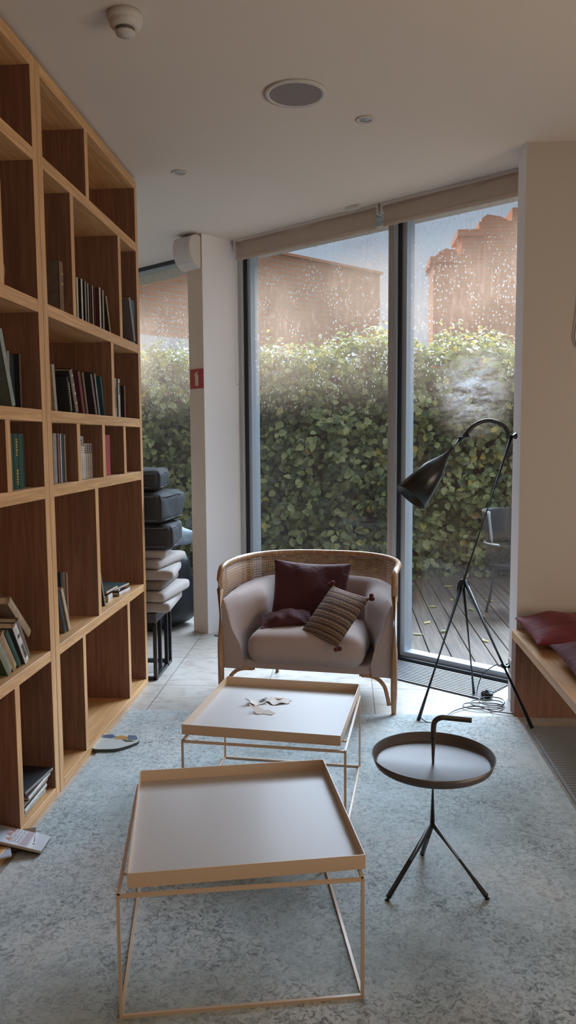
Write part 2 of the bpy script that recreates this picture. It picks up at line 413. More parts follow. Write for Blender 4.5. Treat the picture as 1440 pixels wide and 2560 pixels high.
struct('trim_1', bxm(0.806, 0.836, -0.05, 0.08, 0, CZ, WM), alu)        # post between the panes
struct('trim_2', bxm(0.836, 0.841 + 0.014, -0.055, 0.08, 0, CZ, WM), tanframe)
struct('trim_3', bxm(2.242, 2.278, -0.06, 0.09, 0, CZ, WM), mat('jamb_paint', (0.48, 0.48, 0.48), 0.7))
struct('trim_4', bxm(-0.42, 4.9, -0.03, 0.1, TOP, CZ, WM), gasket)
# outer roof edge
bm = B(); box(bm, -1.2, 5.2, 0.10, 0.45, CZ - 0.0, CZ + 0.25, WM); struct('trim_5', bm, wall_m)
# socket strip on the reveal
t = thing('wall_socket', 'white wall socket on the narrow reveal beside the window, lamp plug in it', 'socket', (0.93, 4.33, 0.22))
obj('cover_plate', bxm(-0.012, 0, -0.04, 0.04, -0.04, 0.04, bev=0.003), whitep, t)
obj('plug', tb([(-0.012, 0, 0), (-0.045, 0, 0), (-0.06, 0, 0.0)], [0.018, 0.018, 0.008]), black, t)

# ------------------------------------------------------------------ roller blinds
m, N, L, b = newmat('blind_fabric')
b.inputs['Base Color'].default_value = (0.72, 0.62, 0.54, 1); b.inputs['Roughness'].default_value = 0.9
b.inputs['Transmission Weight'].default_value = 0.0
tl = N.new('ShaderNodeBsdfTranslucent'); tl.inputs[0].default_value = (0.78, 0.68, 0.60, 1)
ms = N.new('ShaderNodeMixShader'); ms.inputs[0].default_value = 0.62; L.new(b.outputs[0], ms.inputs[1]); L.new(tl.outputs[0], ms.inputs[2]); L.new(ms.outputs[0], N['Material Output'].inputs[0])
blind_m = m
def blind(s0, s1, zb, label):
    t = thing('roller_blind', label, 'blind', P((s0 + s1) / 2, -0.10, CZ))
    W = Matrix.Translation(-Vector(t.location)) @ WM
    obj('roller', tb([W @ Vector((s0 + 0.01, -0.10, 2.985)), W @ Vector((s1 - 0.01, -0.10, 2.985))], 0.026, 16), blind_m, t)
    obj('head_rail', bxm(s0, s1, -0.135, -0.118, 3.0, 3.019, W), whitep, t)
    bm = B(); k = 40; prev = None
    for i in range(k + 1):
        s = s0 + 0.015 + (s1 - s0 - 0.03) * i / k
        wv = 0.003 * math.sin(i * 0.9)
        a = bm.verts.new(W @ Vector((s, -0.127, 3.0))); c = bm.verts.new(W @ Vector((s, -0.127 + wv, zb + 0.012)))
        a2 = bm.verts.new(W @ Vector((s, -0.125, 3.0))); c2 = bm.verts.new(W @ Vector((s, -0.125 + wv, zb + 0.012)))
        if prev:
            bm.faces.new((prev[0], a, c, prev[1])); bm.faces.new((prev[3], c2, a2, prev[2]))
        prev = (a, c, a2, c2)
    obj('fabric', bm, blind_m, t)
    obj('bottom_bar', bxm(s0 + 0.012, s1 - 0.012, -0.132, -0.120, zb - 0.012, zb + 0.014, W, bev=0.003), blind_m, t)
    for s in (s0, s1):
        obj('bracket', bxm(s - 0.006, s + 0.006, -0.14, -0.06, 2.95, CZ, W, bev=0.002), whitep, t)
    return t, W
bl, W = blind(0.905, 2.235, 2.872, 'beige roller blind over the wider left pane, rolled up almost fully')
obj('pull_cord', tb([W @ Vector(p) for p in catmull([(2.245, -0.11, 2.97), (2.25, -0.12, 2.4), (2.25, -0.12, 1.98), (2.235, -0.12, 1.93), (2.215, -0.12, 1.98), (2.225, -0.12, 2.4), (2.235, -0.11, 2.97)], 6)], 0.0016, 5), whitep, bl)
blind(-0.36, 0.872, 2.878, 'beige roller blind over the right pane beside the wall, rolled up almost fully')

# ------------------------------------------------------------------ outside
m, N, L, b = newmat('weathered_deck')
v = mapping(N, L, (30, 1.5, 30)); n = N.new('ShaderNodeTexNoise'); n.inputs['Scale'].default_value = 1.5; n.inputs['Detail'].default_value = 8; L.new(v, n.inputs['Vector'])
r = ramp(N, L, n.outputs[0], [(0.3, (0.055, 0.038, 0.028)), (0.55, (0.115, 0.082, 0.060)), (0.75, (0.19, 0.14, 0.105))])
L.new(r.outputs[0], b.inputs['Base Color']); b.inputs['Roughness'].default_value = 0.6
bm = B()
x = -5.0
while x < 4.6:
    dy = 5.0 - 0.77 * (x - 1.0) * 1.0
    y0 = (P(0, 0.12).y + (P(0, 0.12).x - x) * 0.7715)
    if x > 1.35: y0 = 4.72
    box(bm, x + 0.005, x + 0.1385, y0 + 0.12, 9.6, -0.07, -0.03)
    x += 0.1435
deck = struct('deck', bm, m)
ground_m = mat('dark_soil', (0.05, 0.045, 0.035), 0.95, var=0.3, vscale=3)
bm = B(); prism(bm, [tuple(P(-6, 0.14)[:2]), tuple(P(14, 0.14)[:2]), (-30, 60), (40, 60), (40, -2)], -0.3, -0.10); struct('ground', bm, ground_m)

# hedge: beech leaves over a near-black core that stands for inner shade
def leafmat(name, col, t=0.35):
    m, N, L, b = newmat(name); b.inputs['Base Color'].default_value = (*col, 1); b.inputs['Roughness'].default_value = 0.35
    tl = N.new('ShaderNodeBsdfTranslucent'); tl.inputs[0].default_value = (col[0] * 1.7, col[1] * 1.7, col[2] * 0.9, 1)
    ms = N.new('ShaderNodeMixShader'); ms.inputs[0].default_value = t; L.new(b.outputs[0], ms.inputs[1]); L.new(tl.outputs[0], ms.inputs[2]); L.new(ms.outputs[0], N['Material Output'].inputs[0])
    return m
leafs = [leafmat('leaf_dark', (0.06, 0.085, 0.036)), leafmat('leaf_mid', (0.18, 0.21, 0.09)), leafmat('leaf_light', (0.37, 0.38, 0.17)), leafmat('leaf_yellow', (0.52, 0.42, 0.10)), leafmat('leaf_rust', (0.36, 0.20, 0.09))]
core_m = mat('hedge_shade_core', (0.008, 0.008, 0.006), 0.95, var=0.5, vscale=12)
def leaves(pts, sizes, mi, normals, name, parent, rnd):
    verts = []; faces = []; mats_ = []
    for p, s, k, nn in zip(pts, sizes, mi, normals):
        nn = (nn + Vector((rnd.uniform(-1, 1), rnd.uniform(-1, 1), rnd.uniform(-1, 1))) * 0.75).normalized()
        up = Vector((rnd.uniform(-1, 1), rnd.uniform(-1, 1), rnd.uniform(-1.4, 0.3)))
        t = (up - nn * up.dot(nn)).normalized(); w = nn.cross(t)
        b0 = len(verts); a = 0.36 * s; f = 0.12 * s
        verts += [p, p + t * s, p + t * s * 0.3 + w * a + nn * f, p + t * s * 0.68 + w * a * 0.85 + nn * f, p + t * s * 0.3 - w * a + nn * f, p + t * s * 0.68 - w * a * 0.85 + nn * f]
        faces += [(b0, b0 + 2, b0 + 3, b0 + 1), (b0, b0 + 1, b0 + 5, b0 + 4)]; mats_ += [k, k]
    me = bpy.data.meshes.new(name); me.from_pydata([tuple(v) for v in verts], [], faces)
    for q in leafs: me.materials.append(q)
    me.polygons.foreach_set('material_index', mats_)
    o = bpy.data.objects.new(name, me); link(o, parent); return o
rnd = random.Random(5)
HX0, HX1 = -3.6, 2.7
def hy(x): return 8.95 - 0.08 * (x + 3.6)
def htop(x): return 2.40 + 0.035 * x + 0.06 * math.sin(x * 2.1 + 1) + 0.05 * math.sin(x * 5.3)
hedge = thing('beech_hedge', 'tall green and yellowing beech hedge growing beyond the deck', 'hedge', (0, 8.9, -0.1))
loc0 = Vector(hedge.location)
pts = []; ss = []; mi = []; nm = []
def addleaf(p, s, top, nn):
    pts.append(p - loc0); ss.append(s); nm.append(nn)
    u = rnd.random(); h = noise.noise(Vector((p.x * 1.7, p.z * 1.7, 3))) * 0.25
    u -= h
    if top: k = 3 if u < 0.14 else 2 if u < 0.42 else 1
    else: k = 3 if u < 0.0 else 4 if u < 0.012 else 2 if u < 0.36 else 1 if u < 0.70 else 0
    mi.append(k)
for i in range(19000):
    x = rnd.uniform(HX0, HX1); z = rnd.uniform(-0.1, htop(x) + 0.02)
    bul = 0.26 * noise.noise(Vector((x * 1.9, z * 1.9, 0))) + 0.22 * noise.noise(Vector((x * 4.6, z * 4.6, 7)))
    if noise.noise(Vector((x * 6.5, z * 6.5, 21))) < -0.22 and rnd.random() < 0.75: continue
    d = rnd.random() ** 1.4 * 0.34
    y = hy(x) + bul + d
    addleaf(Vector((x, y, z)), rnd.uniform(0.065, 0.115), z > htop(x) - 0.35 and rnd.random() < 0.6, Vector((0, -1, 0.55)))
for i in range(6500):
    x = rnd.uniform(HX0, HX1); y = hy(x) + rnd.uniform(0.0, 0.9); z = htop(x) + abs(rnd.gauss(0, 0.10)) * (1 + 0.8 * noise.noise(Vector((x * 3, 1, 1)))) + 0.06 * noise.noise(Vector((x * 6, y * 6, 1)))
    addleaf(Vector((x, y, z)), rnd.uniform(0.05, 0.085), True, Vector((0, -0.6, 1)))
fo = leaves(pts, ss, mi, nm, 'foliage', hedge, rnd); fo['kind'] = 'stuff'
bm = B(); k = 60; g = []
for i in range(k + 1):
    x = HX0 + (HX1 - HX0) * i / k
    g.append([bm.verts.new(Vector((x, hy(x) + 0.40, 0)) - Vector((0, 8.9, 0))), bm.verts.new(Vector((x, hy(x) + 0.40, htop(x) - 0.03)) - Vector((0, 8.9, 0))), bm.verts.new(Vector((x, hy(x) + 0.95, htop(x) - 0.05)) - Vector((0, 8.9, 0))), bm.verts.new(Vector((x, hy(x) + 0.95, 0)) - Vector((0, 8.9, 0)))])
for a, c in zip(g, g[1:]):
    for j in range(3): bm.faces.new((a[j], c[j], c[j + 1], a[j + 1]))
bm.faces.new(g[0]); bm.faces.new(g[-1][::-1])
obj('dark_core', bm, core_m, hedge)  # plain dark box, its colour gives the shaded gaps between leaves

# fallen leaves on the deck
for i in range(16):
    x, y = rnd.uniform(0.5, 1.7), rnd.uniform(5.6, 8.2)
    bm = B(); s = rnd.uniform(0.035, 0.06); a = rnd.uniform(0, 6.28)
    vs = [bm.verts.new((math.cos(a) * u_ * s - math.sin(a) * w_ * s, math.sin(a) * u_ * s + math.cos(a) * w_ * s, z_ * s)) for u_, w_, z_ in ((-1, 0, 0.1), (-0.3, 0.5, 0.3), (0.5, 0.4, 0.25), (1, 0, 0.4), (0.5, -0.4, 0.15), (-0.3, -0.5, 0.2))]
    bm.faces.new((vs[0], vs[1], vs[2], vs[3])); bm.faces.new((vs[0], vs[3], vs[4], vs[5]))
    o = obj('fallen_leaf', bm, leafs[3 if i % 2 else 2], loc=(x, y, -0.028)); tag(o, 'small yellowed leaf fallen on the weathered deck boards', 'leaf', 'fallen leaves on the deck')

# brick buildings
def brickmat(name, c1, c2, mo, off=(0, 0, 0), wallz=None):
    m, N, L, b = newmat(name)
    v = mapping(N, L, (1, 1, 1), off)
    # use run along wall (object x) and z
    sp = N.new('ShaderNodeSeparateXYZ'); L.new(v, sp.inputs[0]); cb = N.new('ShaderNodeCombineXYZ'); L.new(sp.outputs['X'], cb.inputs[0]); L.new(sp.outputs['Z'], cb.inputs[1])
    br = N.new('ShaderNodeTexBrick'); L.new(cb.outputs[0], br.inputs['Vector']); br.inputs['Scale'].default_value = 1
    br.inputs['Brick Width'].default_value = 0.26; br.inputs['Row Height'].default_value = 0.085; br.inputs['Mortar Size'].default_value = 0.012
    br.inputs['Color1'].default_value = (*c1, 1); br.inputs['Color2'].default_value = (*c2, 1); br.inputs['Mortar'].default_value = (*mo, 1)
    L.new(br.outputs[0], b.inputs['Base Color']); b.inputs['Roughness'].default_value = 0.9
    return m
brick1 = brickmat('orange_brick', (0.52, 0.21, 0.10), (0.46, 0.18, 0.085), (0.40, 0.27, 0.20))
brick2 = brickmat('red_brick', (0.54, 0.19, 0.085), (0.47, 0.16, 0.07), (0.44, 0.25, 0.17))
band_m = mat('concrete_band', (0.70, 0.70, 0.72), 0.9, var=0.1, vscale=3)
plas_m = mat('grey_render', (0.30, 0.28, 0.26), 0.9, var=0.15, vscale=2)
t = thing('brick_building', 'orange brick building with a pale concrete band, behind the hedge on the left', 'building', (0.68, 16.0, 0), math.atan2(-0.715, -0.70))
# local x runs back along the wall towards the left, local y points inward
ang = t.rotation_euler.z
def wy(a, b_): return (a, b_)
obj('brick_wall', bxm(0, 16, -6, 0.0, 3.13, 4.78), brick1, t)
obj('concrete_band', bxm(-0.02, 16, -6, 0.05, 2.86, 3.13), band_m, t)
obj('lower_wall', bxm(0, 16, -6, 0.0, -0.1, 2.86), plas_m, t)
obj('parapet', bxm(-0.04, 16, -6, 0.05, 4.78, 4.83), brick1, t)
t = thing('stepped_brick_house', 'red brick house with stepped gable top, behind the hedge on the right', 'building', (1.96, 18.0, 0))
obj('lower_wing', bxm(0, 1.0, 0, 1, -0.1, 5.42), brick2, t)
obj('lower_coping', bxm(-0.08, 0.64, -0.08, 1, 5.42, 5.55), brick2, t)
obj('middle_gable', bxm(0.62, 1.3, 0.001, 1, -0.1, 5.98), brick2, t)
obj('middle_coping', bxm(0.52, 1.1, -0.08, 1, 5.98, 6.12), brick2, t)
obj('upper_gable', bxm(1.0, 4.5, 0.002, 1, -0.1, 6.30), brick2, t)
obj('chimney', bxm(1.72, 3.0, 0.003, 1.2, 6.3, 6.58), brick2, t)
bm = B(); prism(bm, [(0.02, 5.55), (0.58, 5.55), (0.52, 5.72), (0.30, 5.76), (0.12, 5.68)], 0.1, 2, Matrix(((1, 0, 0, 0), (0, 0, 1, 0), (0, 1, 0, 0), (0, 0, 0, 1))))
obj('parapet', bm, brick2, t)
bm = B(); prism(bm, [(1.05, 6.30), (1.72, 6.30), (1.5, 6.42), (1.2, 6.48), (1.08, 6.40)], 0.1, 2, Matrix(((1, 0, 0, 0), (0, 0, 1, 0), (0, 1, 0, 0), (0, 0, 0, 1))))
obj('ridge', bm, brick2, t)

# outdoor wicker chair at the right, seen partly
wick = mat('grey_wicker', (0.045, 0.045, 0.048), 0.6, bump=0.8, bscale=160)
alum = mat('pale_chair_frame', (0.40, 0.43, 0.46), 0.4, 0.4)
t = thing('wicker_garden_chair', 'grey woven garden armchair standing on the deck outside', 'chair', (1.50, 6.95, -0.03), math.radians(-12))
bm = B()
def shell(phi, r, z): return Vector((r * math.cos(phi), r * math.sin(phi), z))
rows_ = []
for j in range(13):
    z = 0.60 + 0.29 * j / 12; rr = 0.255 + 0.04 * j / 12; row = []
    for i in range(25):
        ph = math.radians(20 + 200 * i / 24); row.append(bm.verts.new(shell(ph, rr, z)))
    rows_.append(row)
for a, c in zip(rows_, rows_[1:]):
    for i in range(24): bm.faces.new((a[i], a[i + 1], c[i + 1], c[i]))
o = obj('backrest', bm, wick, t, smooth=True); s_ = o.modifiers.new('t', 'SOLIDIFY'); s_.thickness = 0.014
bm = B()
for j in range(20):
    z = 0.395 + 0.2 * j / 19
    tube(bm, [shell(math.radians(a), 0.25, z) for a in range(20, 341, 12)], 0.0042, 5)
obj('woven_side', bm, wick, t)
obj('armrest', tb([shell(math.radians(a), 0.262, 0.60 - 0.0 * a) for a in range(-60, 241, 10)], 0.011, 8), alum, t)
obj('back_edge', tb([shell(math.radians(222), 0.258 + 0.045 * k / 6, 0.60 + 0.29 * k / 6) for k in range(7)], 0.012, 8), alum, t)
obj('seat', tb([(0, 0, 0.355), (0, 0, 0.415)], 0.25, 24), wick, t)
for a in (45, 135, 222, 318):
    ca, sa = math.cos(math.radians(a)), math.sin(math.radians(a))
    obj('leg', tb([(0.23 * ca, 0.23 * sa, 0.38), (0.31 * ca, 0.31 * sa, 0.0)], [0.02, 0.014], 10), wick, t)

# ------------------------------------------------------------------ bookcases
FX = -1.22; BX = -1.60
rowz = [(0.0, 0.042), (0.588, 0.633), (1.265, 1.315), (1.577, 1.626), (2.010, 2.060), (2.594, 2.642), (2.950, 2.996)]
def bookcase(y0, y1, divs, label):
    t = thing('bookcase', label, 'bookcase', (FX, y0, 0))
    o_ = Vector(t.location)
    def bx(name, a, b_, c, d, e_, f_, m):
        bm = bxm(a - o_.x, b_ - o_.x, c - o_.y, d - o_.y, e_, f_, bev=0.0012, seg=1)
        if m is shaded_oak:                       # upright boards: shade put into darker, redder sides, plain oak at the front
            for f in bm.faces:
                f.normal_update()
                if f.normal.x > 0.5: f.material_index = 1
            m = [shaded_oak, oak_z]
        return obj(name, bm, m, t)
    sw = 0.048
    bx('side_panel', BX, FX, y0, y0 + sw, 0.0, 2.996, shaded_oak); bx('side_panel', BX, FX, y1 - sw, y1, 0.0, 2.996, shaded_oak)
    bx('back_panel', BX, BX + 0.012, y0 + sw, y1 - sw, 0.0, 2.99, shaded_oak)
    for i, (a, b_) in enumerate(rowz):
        bx('plinth' if i == 0 else 'top_board' if i == 6 else 'shelf', BX + 0.012, FX - (0.0 if i in (0, 6) else 0.001), y0 + sw, y1 - sw, a, b_, oak_y)
    for r_, d0, d1 in divs:
        bx('divider', BX + 0.012, FX - 0.0015, d0, d1, rowz[r_][1], rowz[r_ + 1][0], shaded_oak)
    return t
bookcase(3.102, 4.583, [(5, 3.678, 3.724), (4, 3.457, 3.499), (4, 4.183, 4.229), (3, 4.007, 4.053), (2, 3.454, 3.496), (2, 3.823, 3.866), (2, 4.194, 4.238), (1, 3.685, 3.731), (0, 3.443, 3.481), (0, 4.181, 4.226)],
         'tall light oak bookcase standing next to the stack of seat cushions')
bookcase(1.618, 3.098, [(5, 2.30, 2.345), (4, 2.706, 2.750), (3, 2.2, 2.245), (2, 2.710, 2.750), (1, 2.1, 2.145), (0, 2.698, 2.739)],
         'tall light oak bookcase at the left edge, books leaning on a low shelf')

# ------------------------------------------------------------------ books
_mc = {}
def cm(col, rough=0.6):
    k = (tuple(round(c, 3) for c in col), rough)
    if k not in _mc: _mc[k] = mat('cover_%d' % len(_mc), col, rough, var=0.18, vscale=30)
    return _mc[k]
gold = mat('gold_print', (0.55, 0.42, 0.16), 0.4, 0.4); blackp = mat('black_print', (0.015, 0.015, 0.015), 0.6); whitepr = mat('white_print', (0.7, 0.68, 0.62), 0.7)
def book(x, y, z, t, h, d, spine, cover, label, cat='book', lean=0.0, rz=0.0, rot=None, marks=None, group=None, name='book', pagecol=None, M0=None):
    """spine faces +x at local x=0, thickness along +y, height +z. lean = top towards -y (rad)"""
    o = thing(name, label, cat, (x, y, z), 0, group, rot=rot if rot else (lean, 0, rz))
    c = min(0.003, t * 0.18)
    bm = B()
    box(bm, -d, 0, 0, c, 0, h); box(bm, -d, 0, t - c, t, 0, h)
    obj('cover', bm, cm(cover), o)
    # slightly rounded spine
    bm = B(); n = 6; a = []; 
    for i in range(n + 1):
        yy = t * i / n; xx = 0.0035 * math.sin(PI * i / n) * (1 if t > 0.012 else 0.4)
        a.append((xx, yy))
    pts_ = [(-0.003, t)] + [(-0.003, 0)] + a
    prism(bm, [(p[0], p[1]) for p in [(-0.003, 0)] + a + [(-0.003, t)]], 0, h)
    obj('spine', bm, cm(spine), o)
    pg = B(); box(pg, -d + 0.004, -0.003, c, t - c, 0.004, h - 0.004)
    obj('pages', pg, paper, o)
    if marks:
        mm, segs = marks
        bm = B()
        for (f0, f1) in segs:
            rr = random.Random(int(f0 * 1000 + y * 777))
            zz = f0 * h
            while zz < f1 * h:
                hh = rr.uniform(0.004, 0.009)
                box(bm, 0.0028, 0.0046, t * 0.28, t * 0.72, zz, min(zz + hh, f1 * h)); zz += hh + 0.004
        obj('spine_lettering', bm, mm, o)
    return o
SX = -1.252
z1, z2, z3, z4, z5 = rowz[4][1], rowz[3][1], rowz[2][1], rowz[1][1], rowz[0][1]
z1 += .001; z2 += .001; z3 += .001; z4 += .001; z5 += .001
TAN = (0.42, 0.34, 0.25); CREAM = (0.55, 0.50, 0.42); DK = (0.02, 0.022, 0.025); TEAL = (0.02, 0.055, 0.065); MAR = (0.09, 0.025, 0.025); BR = (0.10, 0.065, 0.045); OL = (0.11, 0.10, 0.065); GRN = (0.015, 0.05, 0.03); NAVY = (0.02, 0.03, 0.055); GREY = (0.28, 0.27, 0.26); WH = (0.60, 0.58, 0.55); RED = (0.35, 0.03, 0.03)
S1 = 'shelf second from the top'
bk = book
# row 1 bay 0
bk(-1.268, 3.205, z1, 0.055, 0.215, 0.15, BR, BR, 'dull brown old book beside the thicker leather volume, small top left bay', marks=(gold, [(0.2, 0.3)]))
bk(-1.248, 3.365, z1, 0.05, 0.22, 0.18, (0.20, 0.11, 0.06), (0.17, 0.12, 0.085), 'thick brown leather book with raised bands on its spine', marks=(gold, [(0.55, 0.6), (0.75, 0.8)]))
# row 1 bay 1: thin books
data = [(3.545, .022, .245, -1.30, DK, DK, 'tall thin black book touching the divider, start of the long thin row'),
 (3.575, .030, .235, -1.272, TAN, BR, 'tall tan spined book near the divider in the long thin row'),
 (3.640, .016, .20, -1.30, DK, TEAL, 'dark teal book right after the tan book in the thin row'),
 (3.668, .022, .212, -1.278, CREAM, TEAL, 'cream spine with dark teal cover in the thin row'),
 (3.715, .020, .214, -1.272, WH, DK, 'brightest white thin spine in the upper row of thin books'),
 (3.762, .018, .212, -1.270, GREY, DK, 'pale grey thin spine right of the brightest white one'),
 (3.795, .014, .208, -1.268, TAN, MAR, 'narrow tan spine touching the pale grey one in the upper row'),
 (3.850, .014, .214, -1.276, DK, DK, 'black thin book in the middle of the upper row of thin books'),
 (3.872, .014, .212, -1.27, TAN, MAR, 'slim beige book after the black one in the upper row'),
 (3.935, .012, .215, -1.28, MAR, MAR, 'dark maroon thin book in the upper row'),
 (3.960, .024, .220, -1.262, WH, MAR, 'wide off-white spine near the end of the upper row'),
 (4.000, .022, .214, -1.258, TAN, DK, 'upright tan book closing the upper row before the leaning one')]
for y_, t_, h_, x_, s_, c_, lb in data: bk(x_, y_, z1, t_, h_, 0.20, s_, c_, lb)
bk(-1.262, 4.13, z1, .018, .205, .17, (0.40, 0.28, 0.14), DK, 'ochre book leaning left against the black gap in the upper row', lean=0.32)
# row 1 bay 2
bk(-1.235, 4.440, z1, .088, .245, .14, (0.04, 0.12, 0.17), (0.04, 0.12, 0.17), 'thick plain blue book against the end panel, behind the leaning catalogue')
bk(-1.205, 4.395, z1, .035, .245, .19, GREY, (0.12, 0.10, 0.09), 'thick grey catalogue leaning left in the top corner bay', lean=0.38)
# row 2 bay 0
data = [(3.205, .020, .22, -1.285, DK, DK, 0.06, 'black book nearest the upright on the middle shelf of leaning books'),
 (3.228, .028, .205, -1.262, GREY, BR, 0.06, 'grey thin book near the upright on the middle shelf of leaning books'),
 (3.285, .030, .20, -1.256, TAN, TAN, 0.13, 'tan book leaning slightly, left end of the middle shelf of leaning books'),
 (3.345, .030, .205, -1.315, OL, OL, 0.0, 'upright olive book standing back behind the leaning tan one'),
 (3.395, .020, .205, -1.300, DK, DK, 0.0, 'upright black book beside the olive one')]
for y_, t_, h_, x_, s_, c_, l_, lb in data: bk(x_, y_, z2, t_, h_, 0.19, s_, c_, lb, lean=l_)
bk(-1.264, 3.490, z2, .026, .165, .14, DK, DK, 'short black book with gold lettering down its spine', lean=0.22, marks=(gold, [(0.05, 0.85)]))
bk(-1.262, 3.560, z2, .040, .205, .19, (0.20, 0.16, 0.13), DK, 'brown leather book with pale bands leaning left', lean=0.36, marks=(whitepr, [(0.2, 0.24), (0.42, 0.46), (0.64, 0.68), (0.84, 0.88)]))
data = [(3.66, .030, .205, -1.262, (0.16, 0.035, 0.03), MAR, 0.30, 'dark red book leaning beside the banded leather one'),
 (3.715, .022, .205, -1.262, (0.22, 0.13, 0.08), BR, 0.27, 'rust brown book leaning just right of the dark red one'),
 (3.85, .026, .21, -1.262, (0.20, 0.14, 0.12), DK, 0.33, 'black covered book leaning, first after the wide dark gap'),
 (3.905, .020, .215, -1.264, GREY, DK, 0.28, 'grey spined book leaning in the right half of the leaning row'),
 (3.935, .014, .215, -1.275, CREAM, DK, 0.27, 'thin book with pale edge leaning behind the grey spined one'),
 (3.985, .020, .205, -1.262, (0.03, 0.10, 0.11), (0.02, 0.07, 0.08), 0.26, 'teal green book leaning near the right end of the row')]
for y_, t_, h_, x_, s_, c_, l_, lb in data: bk(x_, y_, z2, t_, h_, 0.19, s_, c_, lb, lean=l_)
bk(-1.31, 3.975, z2, .018, .225, .19, (0.13, 0.11, 0.10), DK, 'upright grey-brown book at the right end, against the divider')
# row 2 bay 1
data = [(4.13, .034, .215, WH, DK, 'white spined book next to the divider in the narrow bay'), (4.175, .044, .213, GREY, BR, 'grey spined book second in the narrow bay of four'), (4.245, .040, .213, (0.5, 0.40, 0.26), BR, 'yellowish spined book with a dark label, in the narrow bay')]
for y_, t_, h_, s_, c_, lb in data: bk(-1.262, y_, z2, t_, h_, 0.19, s_, c_, lb, marks=(blackp, [(0.25, 0.75)] if 'dark label' not in lb else [(0.6, 0.9)]))
bk(-1.27, 4.39, z2, .018, .185, .17, (0.20, 0.10, 0.06), DK, 'single orange-brown thin book standing apart in the narrow bay')
# row 3 bay 0
data = [(3.225, .016, .232, -1.262, TAN, BR, 'tallest thin tan book on the lower row, beside the upright'), (3.246, .038, .216, -1.256, GREY, GREY, 'grey patterned spine in the small square bay'),
 (3.292, .026, .217, -1.254, (0.20, 0.09, 0.08), CREAM, 'reddish brown spine in the small square bay'), (3.325, .012, .214, -1.254, WH, WH, 'thin white spine beside the reddish brown one'),
 (3.345, .042, .217, -1.262, (0.02, 0.035, 0.04), DK, 'thick dark teal spine in the small square bay'), (3.392, .018, .212, -1.262, (0.24, 0.20, 0.15), DK, 'brown spine closing the row in the small square bay')]
for y_, t_, h_, x_, s_, c_, lb in data: bk(x_, y_, z3, t_, h_, 0.17, s_, c_, lb)
# row 3 bay 1
dig = [(3.560, .022, .205), (3.586, .022, .205), (3.612, .022, .203)]
for i, (y_, t_, h_) in enumerate(dig):
    bk(-1.256, y_, z3, t_, h_, 0.15, WH, WH, ['white paperback with black top label, touching the divider', 'white paperback with black top label, middle one of three', 'white paperback with black top label, rightmost of the three tall'][i], marks=(blackp, [(0.78, 0.98)]), group='tall white paperbacks in the small bay')
for i in range(4):
    bk(-1.258, 3.642 + 0.031 * i, z3, .026, .170, 0.13, [CREAM, TAN, (0.33, 0.26, 0.19), (0.28, 0.21, 0.15)][i], TAN,
       ['short cream paperback with dark top, next to the tall white ones', 'short tan paperback with dark top, second of the four', 'short light brown paperback with dark top, third of the four', 'short brown paperback with dark top, last of the four'][i], marks=(blackp, [(0.72, 0.97)]), group='short paperbacks in the small bay')
# row 3 bay 2 and 3
bk(-1.256, 3.935, z3, .112, .213, .15, RED, RED, 'bright red thick book alone in its square bay')
bk(-1.262, 4.05, z3, .022, .213, .15, (0.08, 0.012, 0.012), DK, 'thin black book standing beside the bright red one')
bk(-1.28, 4.30, z3, .012, .075, .10, TAN, BR, 'tiny pale booklet leaning in the last square bay', lean=0.3)
# near unit row 3: green encyclopaedias
for i, (y_, t_) in enumerate([(2.818, .040), (2.862, .038), (2.904, .040), (2.948, .042)]):
    bk(-1.262 - 0.012 * (i == 3), y_, z3, t_, .212, .17, (0.016, 0.062, 0.034) if i < 3 else (0.01, 0.035, 0.025), (0.012, 0.05, 0.03),
       ['dark green volume leftmost in the set of four', 'dark green volume with bright gold lettering, second in the set', 'dark green volume third in the set, plain spine', 'darkest green volume at the right end of the set'][i],
       marks=(gold, [(0.08, 0.36), (0.60, 0.92)]) if i == 1 else None, group='green volumes in the left bookcase')
# near unit row 2
for i, (y_, c_) in enumerate([(2.835, TAN), (2.888, GREY), (2.995, BR)]):
    bk(-1.285, y_, z2, 0.02, .215, .18, c_, [TEAL, DK, DK][i], ['tan edged dark book behind the leaning pale catalogue', 'thin grey spined black book in the dark group on the left', 'black book with brown spine, right end of the dark group'][i])
bk(-1.30, 2.915, z2, 0.07, .208, .17, (0.012, 0.018, 0.02), DK, 'very thick black volume in the dark group on the left')
bk(-1.235, 2.805, z2, 0.03, .285, .22, (0.28, 0.34, 0.34), (0.10, 0.13, 0.11), 'large pale grey-green catalogue leaning left near the left edge', lean=0.33)
# row 4 bay 0
bk(-1.32, 3.245, z4, .022, .25, .15, BR, (0.17, 0.12, 0.09), 'large faded brown book with a decorated front, lower middle bay')
bk(-1.29, 3.365, z4, .026, .27, .18, DK, DK, 'tall black book standing behind the leaning ones, lower middle bay')
bk(-1.278, 3.403, z4, .022, .262, .19, (0.24, 0.12, 0.06), TAN, 'tall orange-brown spined book beside the tall black one')
bk(-1.268, 3.335, z4, .026, .215, .17, (0.03, 0.05, 0.06), (0.15, 0.11, 0.08), 'dark blue spined book leaning left on the lower shelf', lean=0.36)
bk(-1.262, 3.375, z4, .026, .222, .17, (0.50, 0.42, 0.30), (0.25, 0.17, 0.11), 'cream spined book leaning left on the lower shelf', lean=0.38)
